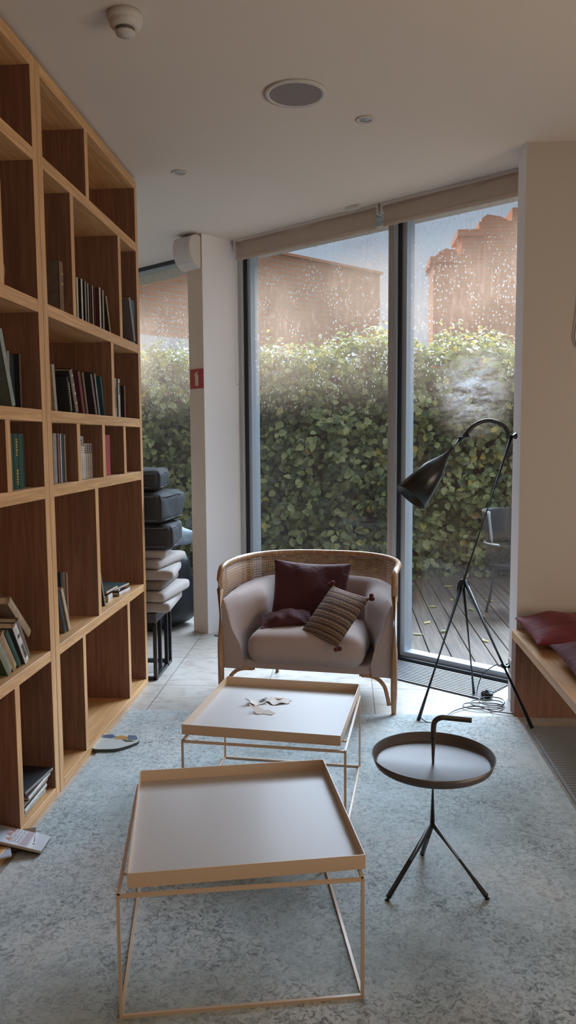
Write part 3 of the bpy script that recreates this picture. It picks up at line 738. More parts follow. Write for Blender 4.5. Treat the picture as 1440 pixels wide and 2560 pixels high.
# row 4 bay 1
bk(-1.30, 3.775, z4, .016, .13, .2, GREY, DK, 'small dark booklet wedged at the divider, lower right bay', lean=0.28)
bk(-1.27, 3.845, z4, .035, .20, .2, BR, (0.20, 0.13, 0.09), 'brown book leaning against the divider, lower right bay', lean=0.30)
bk(-1.262, 3.905, z4, .016, .27, .2, GREY, DK, 'slim black book with pale edge leaning in front, lower right bay', lean=0.36)
RX = PI / 2
def flat(x, y, z, t, h, d, spine, cover, label, rz=0.0, cat='book', name='book', tilt=0.0, marks=None):
    return book(x, y, z + t, t, h, d, spine, cover, label, rot=(-RX + tilt, 0, rz), name=name, cat=cat, marks=marks)
flat(-1.275, 4.00, z4, .038, .075, .14, WH, (0.16, 0.06, 0.04), 'small brown and white box-like book under the flat pile', rz=0.0)
flat(-1.262, 4.16, z4, .022, .16, .19, WH, MAR, 'maroon magazine lying flat at the bottom of the right pile', rz=-0.1)
flat(-1.268, 4.17, z4 + .0235, .014, .17, .19, WH, NAVY, 'navy magazine lying flat in the middle of the right pile', rz=0.12)
flat(-1.275, 4.12, z4 + .039, .010, .19, .2, CREAM, TEAL, 'dark green magazine lying on top of the right pile', rz=-0.15)
flat(-1.272, 3.965, z4 + .0505, .014, .17, .2, TAN, (0.05, 0.05, 0.03), 'patterned dark magazine lying open across the small box-like book', rz=-0.05)
# near unit row 4: leaning books at the left edge
bk(-1.245, 2.70, z4, .040, .17, .13, (0.22, 0.22, 0.16), (0.03, 0.08, 0.04), 'green book with photo spine, lowest of the leaning pile at left', lean=0.62)
bk(-1.25, 2.755, z4, .036, .19, .13, (0.33, 0.22, 0.12), (0.03, 0.07, 0.04), 'tan spined book leaning second in the pile at left', lean=0.60, marks=(gold, [(0.1, 0.2)]))
bk(-1.252, 2.805, z4, .026, .19, .13, (0.03, 0.07, 0.05), (0.03, 0.04, 0.04), 'dark green book leaning under the white spined one', lean=0.58)
bk(-1.244, 2.852, z4, .034, .195, .14, WH, (0.05, 0.05, 0.05), 'white spined book with black lettering leaning in the pile at left', lean=0.55, marks=(blackp, [(0.15, 0.48), (0.68, 0.76)]))
bk(-1.262, 2.908, z4, .036, .195, .15, (0.17, 0.12, 0.09), BR, 'worn brown book leaning behind the white spined one', lean=0.52)
bk(-1.30, 2.965, z4, .012, .20, .15, (0.20, 0.05, 0.04), MAR, 'thin dark red book leaning at the right of the pile', lean=0.62)
o = bk(-1.285, 2.985, z4 + 0.072, .036, .25, .2, (0.38, 0.28, 0.18), (0.24, 0.17, 0.11), 'large open tan hardcover lying propped on top of the left pile', lean=0.80)
# magazines bottom near unit
for i, (dz, c_, s_) in enumerate([(0, BR, TAN), (0.021, DK, WH), (0.042, BR, TAN), (0.064, (0.05, 0.02, 0.02), WH), (0.082, DK, GREY)]):
    flat(-1.245 + 0.008 * (i % 2) + (0.008 if i == 3 else 0), 2.765 + 0.010 * i, z5 + dz, [0.019, 0.019, 0.020, 0.016, 0.012][i], .235, .24, s_, c_,
         ['brown edged magazine at the very bottom of the low stack', 'white edged magazine second from below in the low stack', 'tan edged magazine in the middle of the low stack', 'dark red magazine just under the top of the low stack', 'black glossy magazine on top of the low stack'][i], rz=-0.08 * (i == 4) + 0.03 * (i % 2), name='magazine', cat='magazine')
bm = B()
# thin cable in the near bookcase
o = obj('cable', tb(catmull([(-1.27, 2.765, 2.20), (-1.27, 2.845, 2.165), (-1.27, 2.86, 2.12), (-1.27, 2.80, z1 + 0.004), (-1.35, 2.78, z1 + 0.004)], 8), 0.0022, 6), mat('pale_cable', (0.35, 0.30, 0.24), 0.5)); tag(o, 'thin pale cable looping in an upper shelf of the left bookcase', 'cable')

# ------------------------------------------------------------------ ceiling fittings
t = thing('smoke_detector', 'white smoke detector on the ceiling, top left', 'smoke detector', (-0.79, 2.87, CZ))
obj('base', lathe(B(), [(0, 0), (0.062, 0), (0.064, -0.018), (0.058, -0.028), (0, -0.028)], 36), whitep, t)
obj('housing', lathe(B(), [(0.056, -0.028), (0.054, -0.042), (0.044, -0.05), (0, -0.05)], 36), whitep, t)
obj('sensor_grille', lathe(B(), [(0.034, -0.05), (0.034, -0.062), (0, -0.062)], 36), mat('grille_dark', (0.12, 0.11, 0.1), 0.6), t)
obj('cap', lathe(B(), [(0, -0.062), (0.036, -0.062), (0.034, -0.07), (0, -0.074)], 36), whitep, t)
t = thing('ceiling_speaker', 'large round ceiling speaker with grey grille', 'speaker', (-0.222, 3.56, CZ))
obj('trim_ring', lathe(B(), [(0.115, 0), (0.140, -0.001), (0.142, -0.006), (0.120, -0.009), (0.115, -0.004)], 48), whitep, t)
obj('grille', lathe(B(), [(0.118, -0.006), (0.06, -0.0065), (0, -0.0065)], 48), mat('speaker_grille', (0.27, 0.245, 0.24), 0.8, bump=0.6, bscale=500), t)
def downlight(x, y, label):
    t = thing('downlight', label, 'ceiling light', (x, y, CZ), group='recessed spotlights in the ceiling')
    obj('ring', lathe(B(), [(0.030, -0.001), (0.045, -0.001), (0.047, -0.004), (0.034, -0.006), (0.030, -0.003)], 32), whitep, t)
    obj('reflector', lathe(B(), [(0.031, -0.002), (0.022, -0.004), (0.020, -0.006), (0.012, -0.005), (0.010, -0.008), (0, -0.008)], 32), mat('lamp_glass', (0.40, 0.40, 0.40), 0.3, 0.5), t)
downlight(-0.948, 4.51, 'small round recessed spotlight beside the bookcase end')
downlight(0.092, 3.867, 'small round recessed spotlight right of the round speaker')
o = obj('ceiling_sensor', bxm(-0.05, 0.05, -0.018, 0.018, -0.022, 0, bev=0.004), whitep, loc=(0.045, 5.25, CZ), rot=(0, 0, -0.65)); tag(o, 'small flat white box on the ceiling near the blinds', 'sensor')

# wall lamp / speaker on the column top
t = thing('wall_speaker', 'white rounded speaker box mounted high on the column', 'speaker', P(2.36, -0.43, 2.89))
Wc = Matrix.Translation(-Vector(t.location)) @ WM
bm = B(); prof = [(0, 0.115), (-0.06, 0.115), (-0.105, 0.09), (-0.118, 0.03), (-0.112, -0.03), (-0.085, -0.085), (-0.05, -0.115), (0, -0.125)]
vsA = []; 
for s in (2.285, 2.475):
    vsA.append([bm.verts.new(Wc @ Vector((s, -0.43 + a, 2.89 + c))) for a, c in prof])
n_ = len(prof)
for i in range(n_): bm.faces.new((vsA[0][i], vsA[0][(i + 1) % n_], vsA[1][(i + 1) % n_], vsA[1][i]))
bm.faces.new(vsA[0][::-1]); bm.faces.new(vsA[1])
bmesh.ops.bevel(bm, geom=bm.edges[:], offset=0.006, segments=2, affect='EDGES')
obj('housing', bm, mat('speaker_white', (0.66, 0.60, 0.55), 0.5), t)
obj('bracket', bxm(2.31, 2.42, -0.45, -0.43, 2.98, 3.02, Wc), whitep, t)

# fire extinguisher sign
t = thing('fire_extinguisher_sign', 'square red sign with white extinguisher pictogram on the column', 'sign', P(2.355, -0.4325, 1.96))
SM = Matrix.Translation(-Vector(t.location)) @ WM @ Matrix(((-1, 0, 0, 2.355), (0, 1, 0, -0.4325), (0, 0, 1, 1.96), (0, 0, 0, 1)))
obj('plate', bxm(-0.073, 0.073, -0.001, 0.002, -0.073, 0.073, SM), mat('sign_red', (0.42, 0.03, 0.03), 0.4), t)
bm = B(); SP = SM @ Matrix(((1, 0, 0, 0), (0, 0, 1, 0), (0, 1, 0, 0), (0, 0, 0, 1)))
prism(bm, [(-0.017, -0.052), (0.019, -0.052), (0.019, 0.022), (0.012, 0.032), (-0.010, 0.032), (-0.017, 0.022)], -0.0022, -0.0011, SP)
prism(bm, [(-0.006, 0.032), (0.007, 0.032), (0.007, 0.043), (0.018, 0.050), (0.016, 0.055), (-0.004, 0.048), (-0.020, 0.040), (-0.028, 0.022), (-0.022, 0.021), (-0.015, 0.034), (-0.006, 0.040)], -0.0022, -0.0011, SP)
obj('pictogram', bm, mat('sign_cream', (0.62, 0.52, 0.40), 0.5), t)

# cord loop on the right wall
o = obj('blind_cord', tb(catmull([(1.24, 4.222, 2.95), (1.225, 4.222, 2.4), (1.205, 4.222, 2.12), (1.195, 4.222, 2.03), (1.215, 4.222, 1.97), (1.24, 4.222, 2.03), (1.25, 4.222, 2.2), (1.255, 4.222, 2.95)], 8), 0.003, 6), mat('grey_cord', (0.22, 0.19, 0.18), 0.6)); tag(o, 'thin grey cord loop hanging on the wall at the right edge', 'cord')

# ------------------------------------------------------------------ rug
m, N, L, b = newmat('faded_rug')
tcn = N.new('ShaderNodeTexCoord'); pos = tcn.outputs['Object']
def noi2(scale, det=6, rough=0.6, dist=0.0, vec=None):
    k = N.new('ShaderNodeTexNoise'); k.inputs['Scale'].default_value = scale; k.inputs['Detail'].default_value = det; k.inputs['Roughness'].default_value = rough; k.inputs['Distortion'].default_value = dist; L.new(vec or pos, k.inputs['Vector']); return k.outputs[0]
basec = ramp(N, L, noi2(1.5, 5, 0.6), [(0.34, (0.27, 0.315, 0.305)), (0.5, (0.42, 0.485, 0.49)), (0.66, (0.55, 0.555, 0.53))])
worn = ramp(N, L, noi2(46, 10, 0.78, 1.3), [(0.38, (0.10, 0.10, 0.105)), (0.47, (0.62, 0.62, 0.63)), (0.54, (1.0, 1.0, 1.0)), (0.66, (1.10, 1.10, 1.10))])
amt = ramp(N, L, noi2(2.2, 6, 0.65), [(0.36, (0.30, 0.30, 0.30)), (0.62, (1, 1, 1))])
mx = N.new('ShaderNodeMix'); mx.data_type = 'RGBA'; mx.blend_type = 'MULTIPLY'; L.new(amt.outputs[0], mx.inputs[0]); L.new(basec.outputs[0], mx.inputs[6]); L.new(worn.outputs[0], mx.inputs[7])
# border lines following the rug's sides
spx = N.new('ShaderNodeSeparateXYZ'); L.new(pos, spx.inputs[0])
wv = N.new('ShaderNodeMath'); wv.operation = 'ABSOLUTE'; L.new(spx.outputs['X'], wv.inputs[0])
pp = N.new('ShaderNodeMath'); pp.operation = 'PINGPONG'; L.new(wv.outputs[0], pp.inputs[0]); pp.inputs[1].default_value = 0.1
inb = N.new('ShaderNodeMapRange'); L.new(wv.outputs[0], inb.inputs[0]); inb.inputs[1].default_value = 0.74; inb.inputs[2].default_value = 0.76; inb.inputs[3].default_value = 0; inb.inputs[4].default_value = 1
lnr = N.new('ShaderNodeMapRange'); L.new(pp.outputs[0], lnr.inputs[0]); lnr.inputs[1].default_value = 0.0; lnr.inputs[2].default_value = 0.016; lnr.inputs[3].default_value = 0.30; lnr.inputs[4].default_value = 0
lm = N.new('ShaderNodeMath'); lm.operation = 'MULTIPLY'; L.new(inb.outputs[0], lm.inputs[0]); L.new(lnr.outputs[0], lm.inputs[1])
lm2 = N.new('ShaderNodeMath'); lm2.operation = 'MULTIPLY'; L.new(lm.outputs[0], lm2.inputs[0]); L.new(noi2(9, 5), lm2.inputs[1])
mx2 = N.new('ShaderNodeMix'); mx2.data_type = 'RGBA'; L.new(lm2.outputs[0], mx2.inputs[0]); L.new(mx.outputs[2], mx2.inputs[6]); mx2.inputs[7].default_value = (0.09, 0.09, 0.085, 1)
L.new(mx2.outputs[2], b.inputs['Base Color']); b.inputs['Roughness'].default_value = 0.85; b.inputs['Sheen Weight'].default_value = 0.25
bp = N.new('ShaderNodeBump'); bp.inputs['Strength'].default_value = 0.35; bp.inputs['Distance'].default_value = 0.003
L.new(noi2(70, 5, 0.7), bp.inputs['Height']); L.new(bp.outputs[0], b.inputs['Normal'])
bm = B(); box(bm, -1.080, 1.035, -3.2, 2.085, 0, 0.007, bev=0.002, seg=1)
bmesh.ops.subdivide_edges(bm, edges=[e_ for e_ in bm.edges if e_.calc_length() > 1], cuts=30, use_grid_fill=True)
for v_ in bm.verts:
    if v_.co.y > 1.9 and v_.co.z > 0.003: v_.co.z += 0.004 * max(0, noise.noise(v_.co * 4))
    v_.co.x += 0.006 * noise.noise(Vector((v_.co.y * 2, v_.co.x, 0)))
o = obj('rug', bm, m, loc=(-0.115, 2.02, 0.0005)); tag(o, 'large faded blue-grey patterned rug covering the floor', 'rug')

# ------------------------------------------------------------------ floor grates
pit_shade = mat('grate_pit_shade', (0.01, 0.012, 0.014), 0.8); slat_m = mat('grate_slat', (0.30, 0.31, 0.32), 0.45, 0.3)  # near-black sheet colour stands for shade below the slats
t = thing('floor_grate', 'slatted floor vent running along the foot of the window', 'floor vent', P(1.0, -0.26, 0))
Wg = Matrix.Translation(-Vector(t.location)) @ WM
obj('pit_sheet', bxm(-0.05, 2.2, -0.44, -0.09, 0.0005, 0.003, Wg), pit_shade, t)
bm = B()
for i in range(13):
    o_ = -0.435 + i * 0.0272
    box(bm, -0.05, 2.2, o_, o_ + 0.013, 0.003, 0.010, Wg)
obj('slats', bm, slat_m, t)
t = thing('floor_grate', 'wide slatted floor vent under the bench beside the rug', 'floor vent', (1.4, 2.6, 0))
obj('pit_sheet', bxm(-0.45, 0.45, -1.6, 1.39, 0.0005, 0.003), pit_shade, t)
bm = B()
for i in range(114): box(bm, -0.45, 0.45, -1.6 + i * 0.0262, -1.6 + i * 0.0262 + 0.0115, 0.003, 0.010)
obj('slats', bm, slat_m, t)
obj('edge_strip', bxm(-0.462, -0.45, -1.6, 1.395, 0.0005, 0.010), slat_m, t)

# ------------------------------------------------------------------ bench + cushions
t = thing('bench', 'light oak wall bench under the burgundy cushions, right edge', 'bench', (0.905, 4.22, 0))
obj('seat_board', bxm(0, 0.50, -3.2, 0.005, 0.410, 0.452, bev=0.0015, seg=1), oak_y, t)
obj('end_panel', bxm(0.0, 0.50, -0.10, 0.0, 0, 0.410, bev=0.0015, seg=1), shaded_oak, t)  # bench panel darkened in colour for its shadow
obj('end_panel', bxm(0.05, 0.50, -3.2, -3.16, 0, 0.410, bev=0.0015, seg=1), oak_x, t)
def velvet(name, col):
    m, N, L, b = newmat(name); b.inputs['Base Color'].default_value = (*col, 1); b.inputs['Roughness'].default_value = 0.75
    b.inputs['Sheen Weight'].default_value = 0.15; b.inputs['Sheen Tint'].default_value = (0.8, 0.4, 0.38, 1); b.inputs['Sheen Roughness'].default_value = 0.45
    n = N.new('ShaderNodeTexNoise'); n.inputs['Scale'].default_value = 700; L.new(mapping(N, L), n.inputs['Vector'])
    n2 = N.new('ShaderNodeTexNoise'); n2.inputs['Scale'].default_value = 11; n2.inputs['Detail'].default_value = 3; n2.inputs['Distortion'].default_value = 1.0; L.new(mapping(N, L), n2.inputs['Vector'])
    bp = N.new('ShaderNodeBump'); bp.inputs['Strength'].default_value = 0.3; bp.inputs['Distance'].default_value = 0.001; L.new(n.outputs[0], bp.inputs['Height'])
    bp2 = N.new('ShaderNodeBump'); bp2.inputs['Strength'].default_value = 0.5; bp2.inputs['Distance'].default_value = 0.02; L.new(n2.outputs[0], bp2.inputs['Height']); L.new(bp.outputs[0], bp2.inputs['Normal'])
    L.new(bp2.outputs[0], b.inputs['Normal']); return m
burg = velvet('burgundy_velvet', (0.17, 0.020, 0.028)); burg_d = velvet('dark_burgundy', (0.060, 0.011, 0.017))
mat_b2 = velvet('wine_velvet', (0.09, 0.014, 0.024))
o = obj('bench_cushion', pillow(0.50, 0.46, 0.13, 3, 0.016), burg, smooth=True, loc=(1.165, 3.965, 0.526), rot=(math.radians(3), math.radians(-2), 0.02)); tag(o, 'burgundy cushion lying on the bench against the wall', 'cushion', 'burgundy cushions on the bench')
o = obj('bench_cushion', pillow(0.48, 0.50, 0.12, 8, 0.014), mat_b2, smooth=True, loc=(1.19, 3.40, 0.522), rot=(0, 0, -0.04)); tag(o, 'darker burgundy cushion nearer the viewer, cut by the right edge', 'cushion', 'burgundy cushions on the bench')

# ------------------------------------------------------------------ armchair
m, N, L, b = newmat('mauve_grey_upholstery')
b.inputs['Base Color'].default_value = (0.39, 0.305, 0.28, 1); b.inputs['Roughness'].default_value = 0.85; b.inputs['Sheen Weight'].default_value = 0.35; b.inputs['Sheen Roughness'].default_value = 0.4
n = N.new('ShaderNodeTexNoise'); n.inputs['Scale'].default_value = 500; L.new(mapping(N, L), n.inputs['Vector']); bp = N.new('ShaderNodeBump'); bp.inputs['Strength'].default_value = 0.2; bp.inputs['Distance'].default_value = 0.001; L.new(n.outputs[0], bp.inputs['Height']); L.new(bp.outputs[0], b.inputs['Normal'])
uphol = m
bent = wood('bentwood', (0.34, 0.19, 0.10), (0.50, 0.30, 0.165), 'z', 0.3, 1.0)
arm = thing('armchair', 'wide cane-backed armchair with bentwood frame and mauve-grey upholstery', 'armchair', (-0.225, 4.18, 0), math.radians(-8.8))
def ucurve(n=64, rx=0.49, y0=0.17, ry=0.50, ex=2.5):
    out = [(-rx, 0.0), (-rx, 0.05), (-rx, 0.11)]
    for i in range(n + 1):
        a = PI - PI * i / n; c, s = math.cos(a), math.sin(a)
        out.append((rx * math.copysign(abs(c) ** (2 / ex), c), y0 + ry * abs(s) ** (2 / ex)))
    out += [(rx, 0.11), (rx, 0.05), (rx, 0.0)]
    # resample evenly
    P_ = [Vector((p[0], p[1], 0)) for p in out]; Ls = [0]
    for a_, b_ in zip(P_, P_[1:]): Ls.append(Ls[-1] + (b_ - a_).length)
    res = []; M_ = 80; j = 0
    for i in range(M_ + 1):
        d = Ls[-1] * i / M_
        while j < len(Ls) - 2 and Ls[j + 1] < d: j += 1
        f = (d - Ls[j]) / max(1e-9, Ls[j + 1] - Ls[j]); res.append(P_[j].lerp(P_[j + 1], f))
    return res
UC = ucurve(); NU = len(UC)
def inward(i):
    d = (UC[min(i + 1, NU - 1)] - UC[max(i - 1, 0)]).normalized(); return Vector((d.y, -d.x, 0))
RZ = 0.785
rail = [Vector((-0.49, 0.0, 0.66)), Vector((-0.49, -0.002, 0.715)), Vector((-0.489, 0.010, 0.755)), Vector((-0.488, 0.035, 0.778))]
mid = [p + Vector((0, 0, RZ)) for p in UC[5:-5]]
rail2 = [Vector((-p.x, p.y, p.z)) for p in rail[::-1]]
obj('top_rail', tb(rail + mid + rail2, 0.0175, 12), bent, arm)
for sgn in (-1, 1):
    obj('front_leg', tb([(sgn * 0.49, 0, 0.662), (sgn * 0.49, 0, 0.35), (sgn * 0.49, 0, 0.12), (sgn * 0.49, 0, 0.002)], [0.0175, 0.0185, 0.018, 0.013], 14), bent, arm)
    obj('leg_brace', tb(catmull([(sgn * 0.30, 0.03, 0.205), (sgn * 0.385, 0.02, 0.20), (sgn * 0.435, 0.01, 0.16), (sgn * 0.455, 0.004, 0.10), (sgn * 0.464, 0, 0.055)], 6), 0.011, 10), bent, arm)
    obj('rear_leg', tb([(sgn * 0.30, 0.60, 0.22), (sgn * 0.32, 0.64, 0.002)], [0.018, 0.013], 12), bent, arm)
# cane webbing with real open holes (alpha mask)
m, N, L, b = newmat('cane_webbing')
uvn = N.new('ShaderNodeUVMap'); uvn.uv_map = 'uv'; sp = N.new('ShaderNodeSeparateXYZ'); L.new(uvn.outputs[0], sp.inputs[0])
def mm_(op, a, b_=None):
    k = N.new('ShaderNodeMath'); k.operation = op
    for i, x in enumerate((a, b_)):
        if x is None: continue
        if isinstance(x, (int, float)): k.inputs[i].default_value = x
        else: L.new(x, k.inputs[i])
    return k.outputs[0]
fu = mm_('SUBTRACT', mm_('FRACT', mm_('MULTIPLY', sp.outputs['X'], 140)), 0.5); fv = mm_('SUBTRACT', mm_('FRACT', mm_('MULTIPLY', sp.outputs['Y'], 13)), 0.5)
rr_ = mm_('SQRT', mm_('ADD', mm_('MULTIPLY', fu, fu), mm_('MULTIPLY', fv, fv)))
hole = mm_('LESS_THAN', rr_, 0.33)
edge = mm_('GREATER_THAN', mm_('ABSOLUTE', mm_('SUBTRACT', sp.outputs['Y'], 0.5)), 0.485)
hole = mm_('MULTIPLY', hole, mm_('SUBTRACT', 1.0, edge))
b.inputs['Base Color'].default_value = (0.48, 0.28, 0.15, 1); b.inputs['Roughness'].default_value = 0.55
tr = N.new('ShaderNodeBsdfTransparent'); ms = N.new('ShaderNodeMixShader'); L.new(hole, ms.inputs[0]); L.new(b.outputs[0], ms.inputs[1]); L.new(tr.outputs[0], ms.inputs[2]); L.new(ms.outputs[0], N['Material Output'].inputs[0])
bp = N.new('ShaderNodeBump'); bp.inputs['Strength'].default_value = 0.6; bp.inputs['Distance'].default_value = 0.002; L.new(rr_, bp.inputs['Height']); L.new(bp.outputs[0], b.inputs['Normal'])
cane_m = m
bm = B(); uvl = bm.loops.layers.uv.new('uv'); prev = None
for i in range(1, NU - 1):
    p = UC[i] + inward(i) * 0.002
    ztop = RZ if 5 <= i <= NU - 6 else 0.70 + 0.07 * min(i, NU - 1 - i) / 5
    a_, c_ = bm.verts.new(p + Vector((0, 0, 0.585))), bm.verts.new(p + Vector((0, 0, ztop)))
    if prev:
        f = bm.faces.new((prev[0], a_, c_, prev[1])); f.smooth = True
        for lp, uv in zip(f.loops, ((prev[2], 0), (i / NU, 0), (i / NU, 1), (prev[2], 1))): lp[uvl].uv = uv
    prev = (a_, c_, i / NU)
o = obj('cane_back', bm, cane_m, arm); 
s_ = o.modifiers.new('t', 'SOLIDIFY'); s_.thickness = 0.0012
# padded shell
bm = B(); rings = []
for i in range(NU):
    f = min(i, NU - 1 - i) / (NU / 2); k = min(1, f / 0.38); k = k * k * (3 - 2 * k)
    zt = 0.600 + 0.05 * min(1, f / 0.6); N_ = inward(i)
    k2 = math.sin(PI * min(1, f / 0.62)) * (1 if f < 0.62 else 0)
    w = 0.030 + 0.085 * k + 0.055 * k2
    prof = [(0.006, 0.205), (0.006, 0.40), (0.006, zt - 0.02), (0.012 + 0.010 * k, zt), (w * 0.55, zt + 0.002), (w * 0.85, zt - 0.022), (w + 0.012, zt - 0.075), (w * 0.9 + 0.035 , 0.44), (0.110 + 0.3 * w * k, 0.35), (0.130, 0.26), (0.12, 0.205)]
    rings.append([bm.verts.new(UC[i] + N_ * a + Vector((0, 0.006 if i == 0 or i == NU - 1 else 0, c))) for a, c in prof])
for a, c in zip(rings, rings[1:]):
    n_ = len(a)
    for j in range(n_):
        f = bm.faces.new((a[j], a[(j + 1) % n_], c[(j + 1) % n_], c[j])); f.smooth = True
for rg in (rings[0], rings[-1]): bm.faces.new(rg)
sh = obj('padded_shell', bm, uphol, arm)
bv = sh.modifiers.new('b', 'BEVEL'); bv.width = 0.008; bv.segments = 3; bv.limit_method = 'ANGLE'; bv.angle_limit = math.radians(50)
bm = B(); pts_ = [(p.x * 0.80, 0.02 + p.y * 0.86) for p in UC[::4]]
prism(bm, pts_, 0.212, 0.258); obj('seat_base', bm, uphol, arm)
obj('front_rail', bxm(-0.36, 0.36, 0.026, 0.045, 0.208, 0.246, bev=0.003), bent, arm)
o = obj('seat_cushion', rbox(0.66, 0.54, 0.165, 0.07, crown=0.035, cuts=8), uphol, arm, loc=(-0.005, 0.232, 0.247))
# velvet cushion
o = obj('velvet_cushion', pillow(0.47, 0.44, 0.15, 2, 0.016, pinch=0.08, n=34), burg_d, smooth=True, loc=(-0.215, 4.52, 0.560), rot=(math.radians(72), math.radians(2), math.radians(-7))); tag(o, 'dark burgundy velvet cushion leaning on the armchair back', 'cushion')
bm = pillow(0.30, 0.14, 0.055, 5, 0.030)
o = obj('rumpled_throw', bm, burg_d, smooth=True, loc=(-0.345, 4.36, 0.470), rot=(math.radians(22), math.radians(-6), math.radians(4))); tag(o, 'rumpled burgundy cloth at the foot of the velvet cushion, on the seat', 'cloth')
# knitted cushion
m, N, L, b = newmat('knitted_stripes')
uvn = N.new('ShaderNodeUVMap'); uvn.uv_map = 'uv'; sp = N.new('ShaderNodeSeparateXYZ'); L.new(uvn.outputs[0], sp.inputs[0])
nz = N.new('ShaderNodeTexNoise'); nz.inputs['Scale'].default_value = 60; L.new(uvn.outputs[0], nz.inputs['Vector'])
rowf = mm_('ADD', mm_('MULTIPLY', sp.outputs['Y'], 11.0), mm_('MULTIPLY', nz.outputs[0], 0.16))
st = ramp(N, L, mm_('FRACT', rowf), [(0.0, (0.34, 0.23, 0.16)), (0.28, (0.40, 0.30, 0.22)), (0.36, (0.03, 0.022, 0.026)), (0.52, (0.20, 0.10, 0.075)), (0.60, (0.03, 0.022, 0.026)), (0.74, (0.38, 0.28, 0.21)), (0.92, (0.16, 0.08, 0.06))])
kn = N.new('ShaderNodeTexNoise'); kn.inputs['Scale'].default_value = 1; kn.inputs['Detail'].default_value = 2
mp = N.new('ShaderNodeMapping'); mp.inputs['Scale'].default_value = (110, 70, 1); L.new(uvn.outputs[0], mp.inputs[0]); L.new(mp.outputs[0], kn.inputs['Vector'])
kc = ramp(N, L, kn.outputs[0], [(0.42, (0.10, 0.09, 0.10)), (0.54, (1.1, 1.05, 1.0))])
mx = N.new('ShaderNodeMix'); mx.data_type = 'RGBA'; mx.blend_type = 'MULTIPLY'; mx.inputs[0].default_value = 0.85; L.new(st.outputs[0], mx.inputs[6]); L.new(kc.outputs[0], mx.inputs[7])
L.new(mx.outputs[2], b.inputs['Base Color']); b.inputs['Roughness'].default_value = 0.95
bp = N.new('ShaderNodeBump'); bp.inputs['Strength'].default_value = 0.9; bp.inputs['Distance'].default_value = 0.006; L.new(kn.outputs[0], bp.inputs['Height']); L.new(bp.outputs[0], b.inputs['Normal'])
knit = m
kc_ = thing('knitted_cushion', 'small striped knitted cushion with burgundy pompoms on the armchair seat', 'cushion', (-0.062, 4.24, 0.520))
ex = Vector((0.225, -0.18, -0.04)); ey = Vector((0.19, 0.18, 0.25)); ex.normalize(); ey = (ey - ex * ey.dot(ex)).normalized(); ez = ex.cross(ey)
kc_.rotation_euler = Matrix((ex, ey, ez)).transposed().to_euler()
obj('cover', pillow(0.27, 0.34, 0.10, 9, 0.006, pinch=0.05, n=30), knit, kc_, smooth=True)
pom = mat('pompom_wool', (0.10, 0.015, 0.02), 0.95, bump=1.0, bscale=300)
for (a, c) in ((-1, 1), (1, 1), (-1, -1), (1, -1)):
    for k in range(3):
        bm = B(); bmesh.ops.create_icosphere(bm, subdivisions=2, radius=0.013)
        for v_ in bm.verts: v_.co *= 1 + 0.15 * noise.noise(v_.co * 150)
        obj('pompom', bm, pom, kc_, smooth=True, loc=(a * (0.140 + 0.014 * (k == 1)), c * (0.172 + 0.014 * (k == 2)), 0.006 * (k - 1)))

# ------------------------------------------------------------------ tray tables
def tray_table(label, ctr, fa, fs, tc_, ta, ts, zt):
    t = thing('tray_table', label, 'coffee table', (ctr[0], ctr[1], 0.0075), fa)
    s = 0.0085; h = fs / 2 - s / 2; zt = zt - 0.0075
    ztop = zt - 0.046
    def rail(name, z):
        for (a, c) in (((-h, -h), (h, -h)), ((h, -h), (h, h)), ((h, h), (-h, h)), ((-h, h), (-h, -h))):
            bm = B(); sqbar(bm, (*a, z), (*c, z), s); obj(name, bm, cream, t)
    rail('top_bar', ztop - s / 2); rail('base_bar', s / 2)
    for a in (-h, h):
        for c in (-h, h):
            bm = B(); box(bm, a - s / 2, a + s / 2, c - s / 2, c + s / 2, 0, ztop); obj('leg', bm, cream, t)
    for a in (-0.10, 0.10):
        bm = B(); sqbar(bm, (-h, a * 2.2, ztop - 0.002), (h, a * 2.2, ztop - 0.002), 0.006); obj('cross_bar', bm, cream, t)
    # tray (a part that can turn on the frame)
    d = Vector((tc_[0] - ctr[0], tc_[1] - ctr[1], 0)); d.rotate(Matrix.Rotation(-fa, 3, 'Z'))
    T = Matrix.Translation((d.x, d.y, zt)) @ Matrix.Rotation(ta - fa, 4, 'Z')
    g = ts / 2; w = 0.0025; hh = 0.040
    bm = B()
    box(bm, -g, g, -g, -g + w, -hh, 0, T); box(bm, -g, g, g - w, g, -hh, 0, T); box(bm, -g, -g + w, -g + w, g - w, -hh, 0, T); box(bm, g - w, g, -g + w, g - w, -hh, 0, T)
    tr_ = obj('tray', bm, cream, t)
    bm = B(); box(bm, -g + w, g - w, -g + w, g - w, -hh, -hh + 0.003, T)
    obj('tray_bottom', bm, traytop, tr_)
    for a in (-1, 1):
        for c in (-1, 1):
            bm = B(); lathe(bm, [(0, ztop), (0.006, ztop), (0.006, zt - hh), (0, zt - hh)], 12, Matrix.Translation((d.x + a * 0.26, d.y + c * 0.2, 0))); obj('pad', bm, black, t)
    return t
tray_table('cream square tray table nearest the viewer', (-0.327, 2.205), math.radians(10.6), 0.645, (-0.320, 2.225), math.radians(12.0), 0.628, 0.390)
tray_table('cream square tray table in front of the armchair, paper scraps on it', (-0.284, 3.132), math.radians(-5.9), 0.640, (-0.290, 3.165), math.radians(-7.6), 0.628, 0.390)

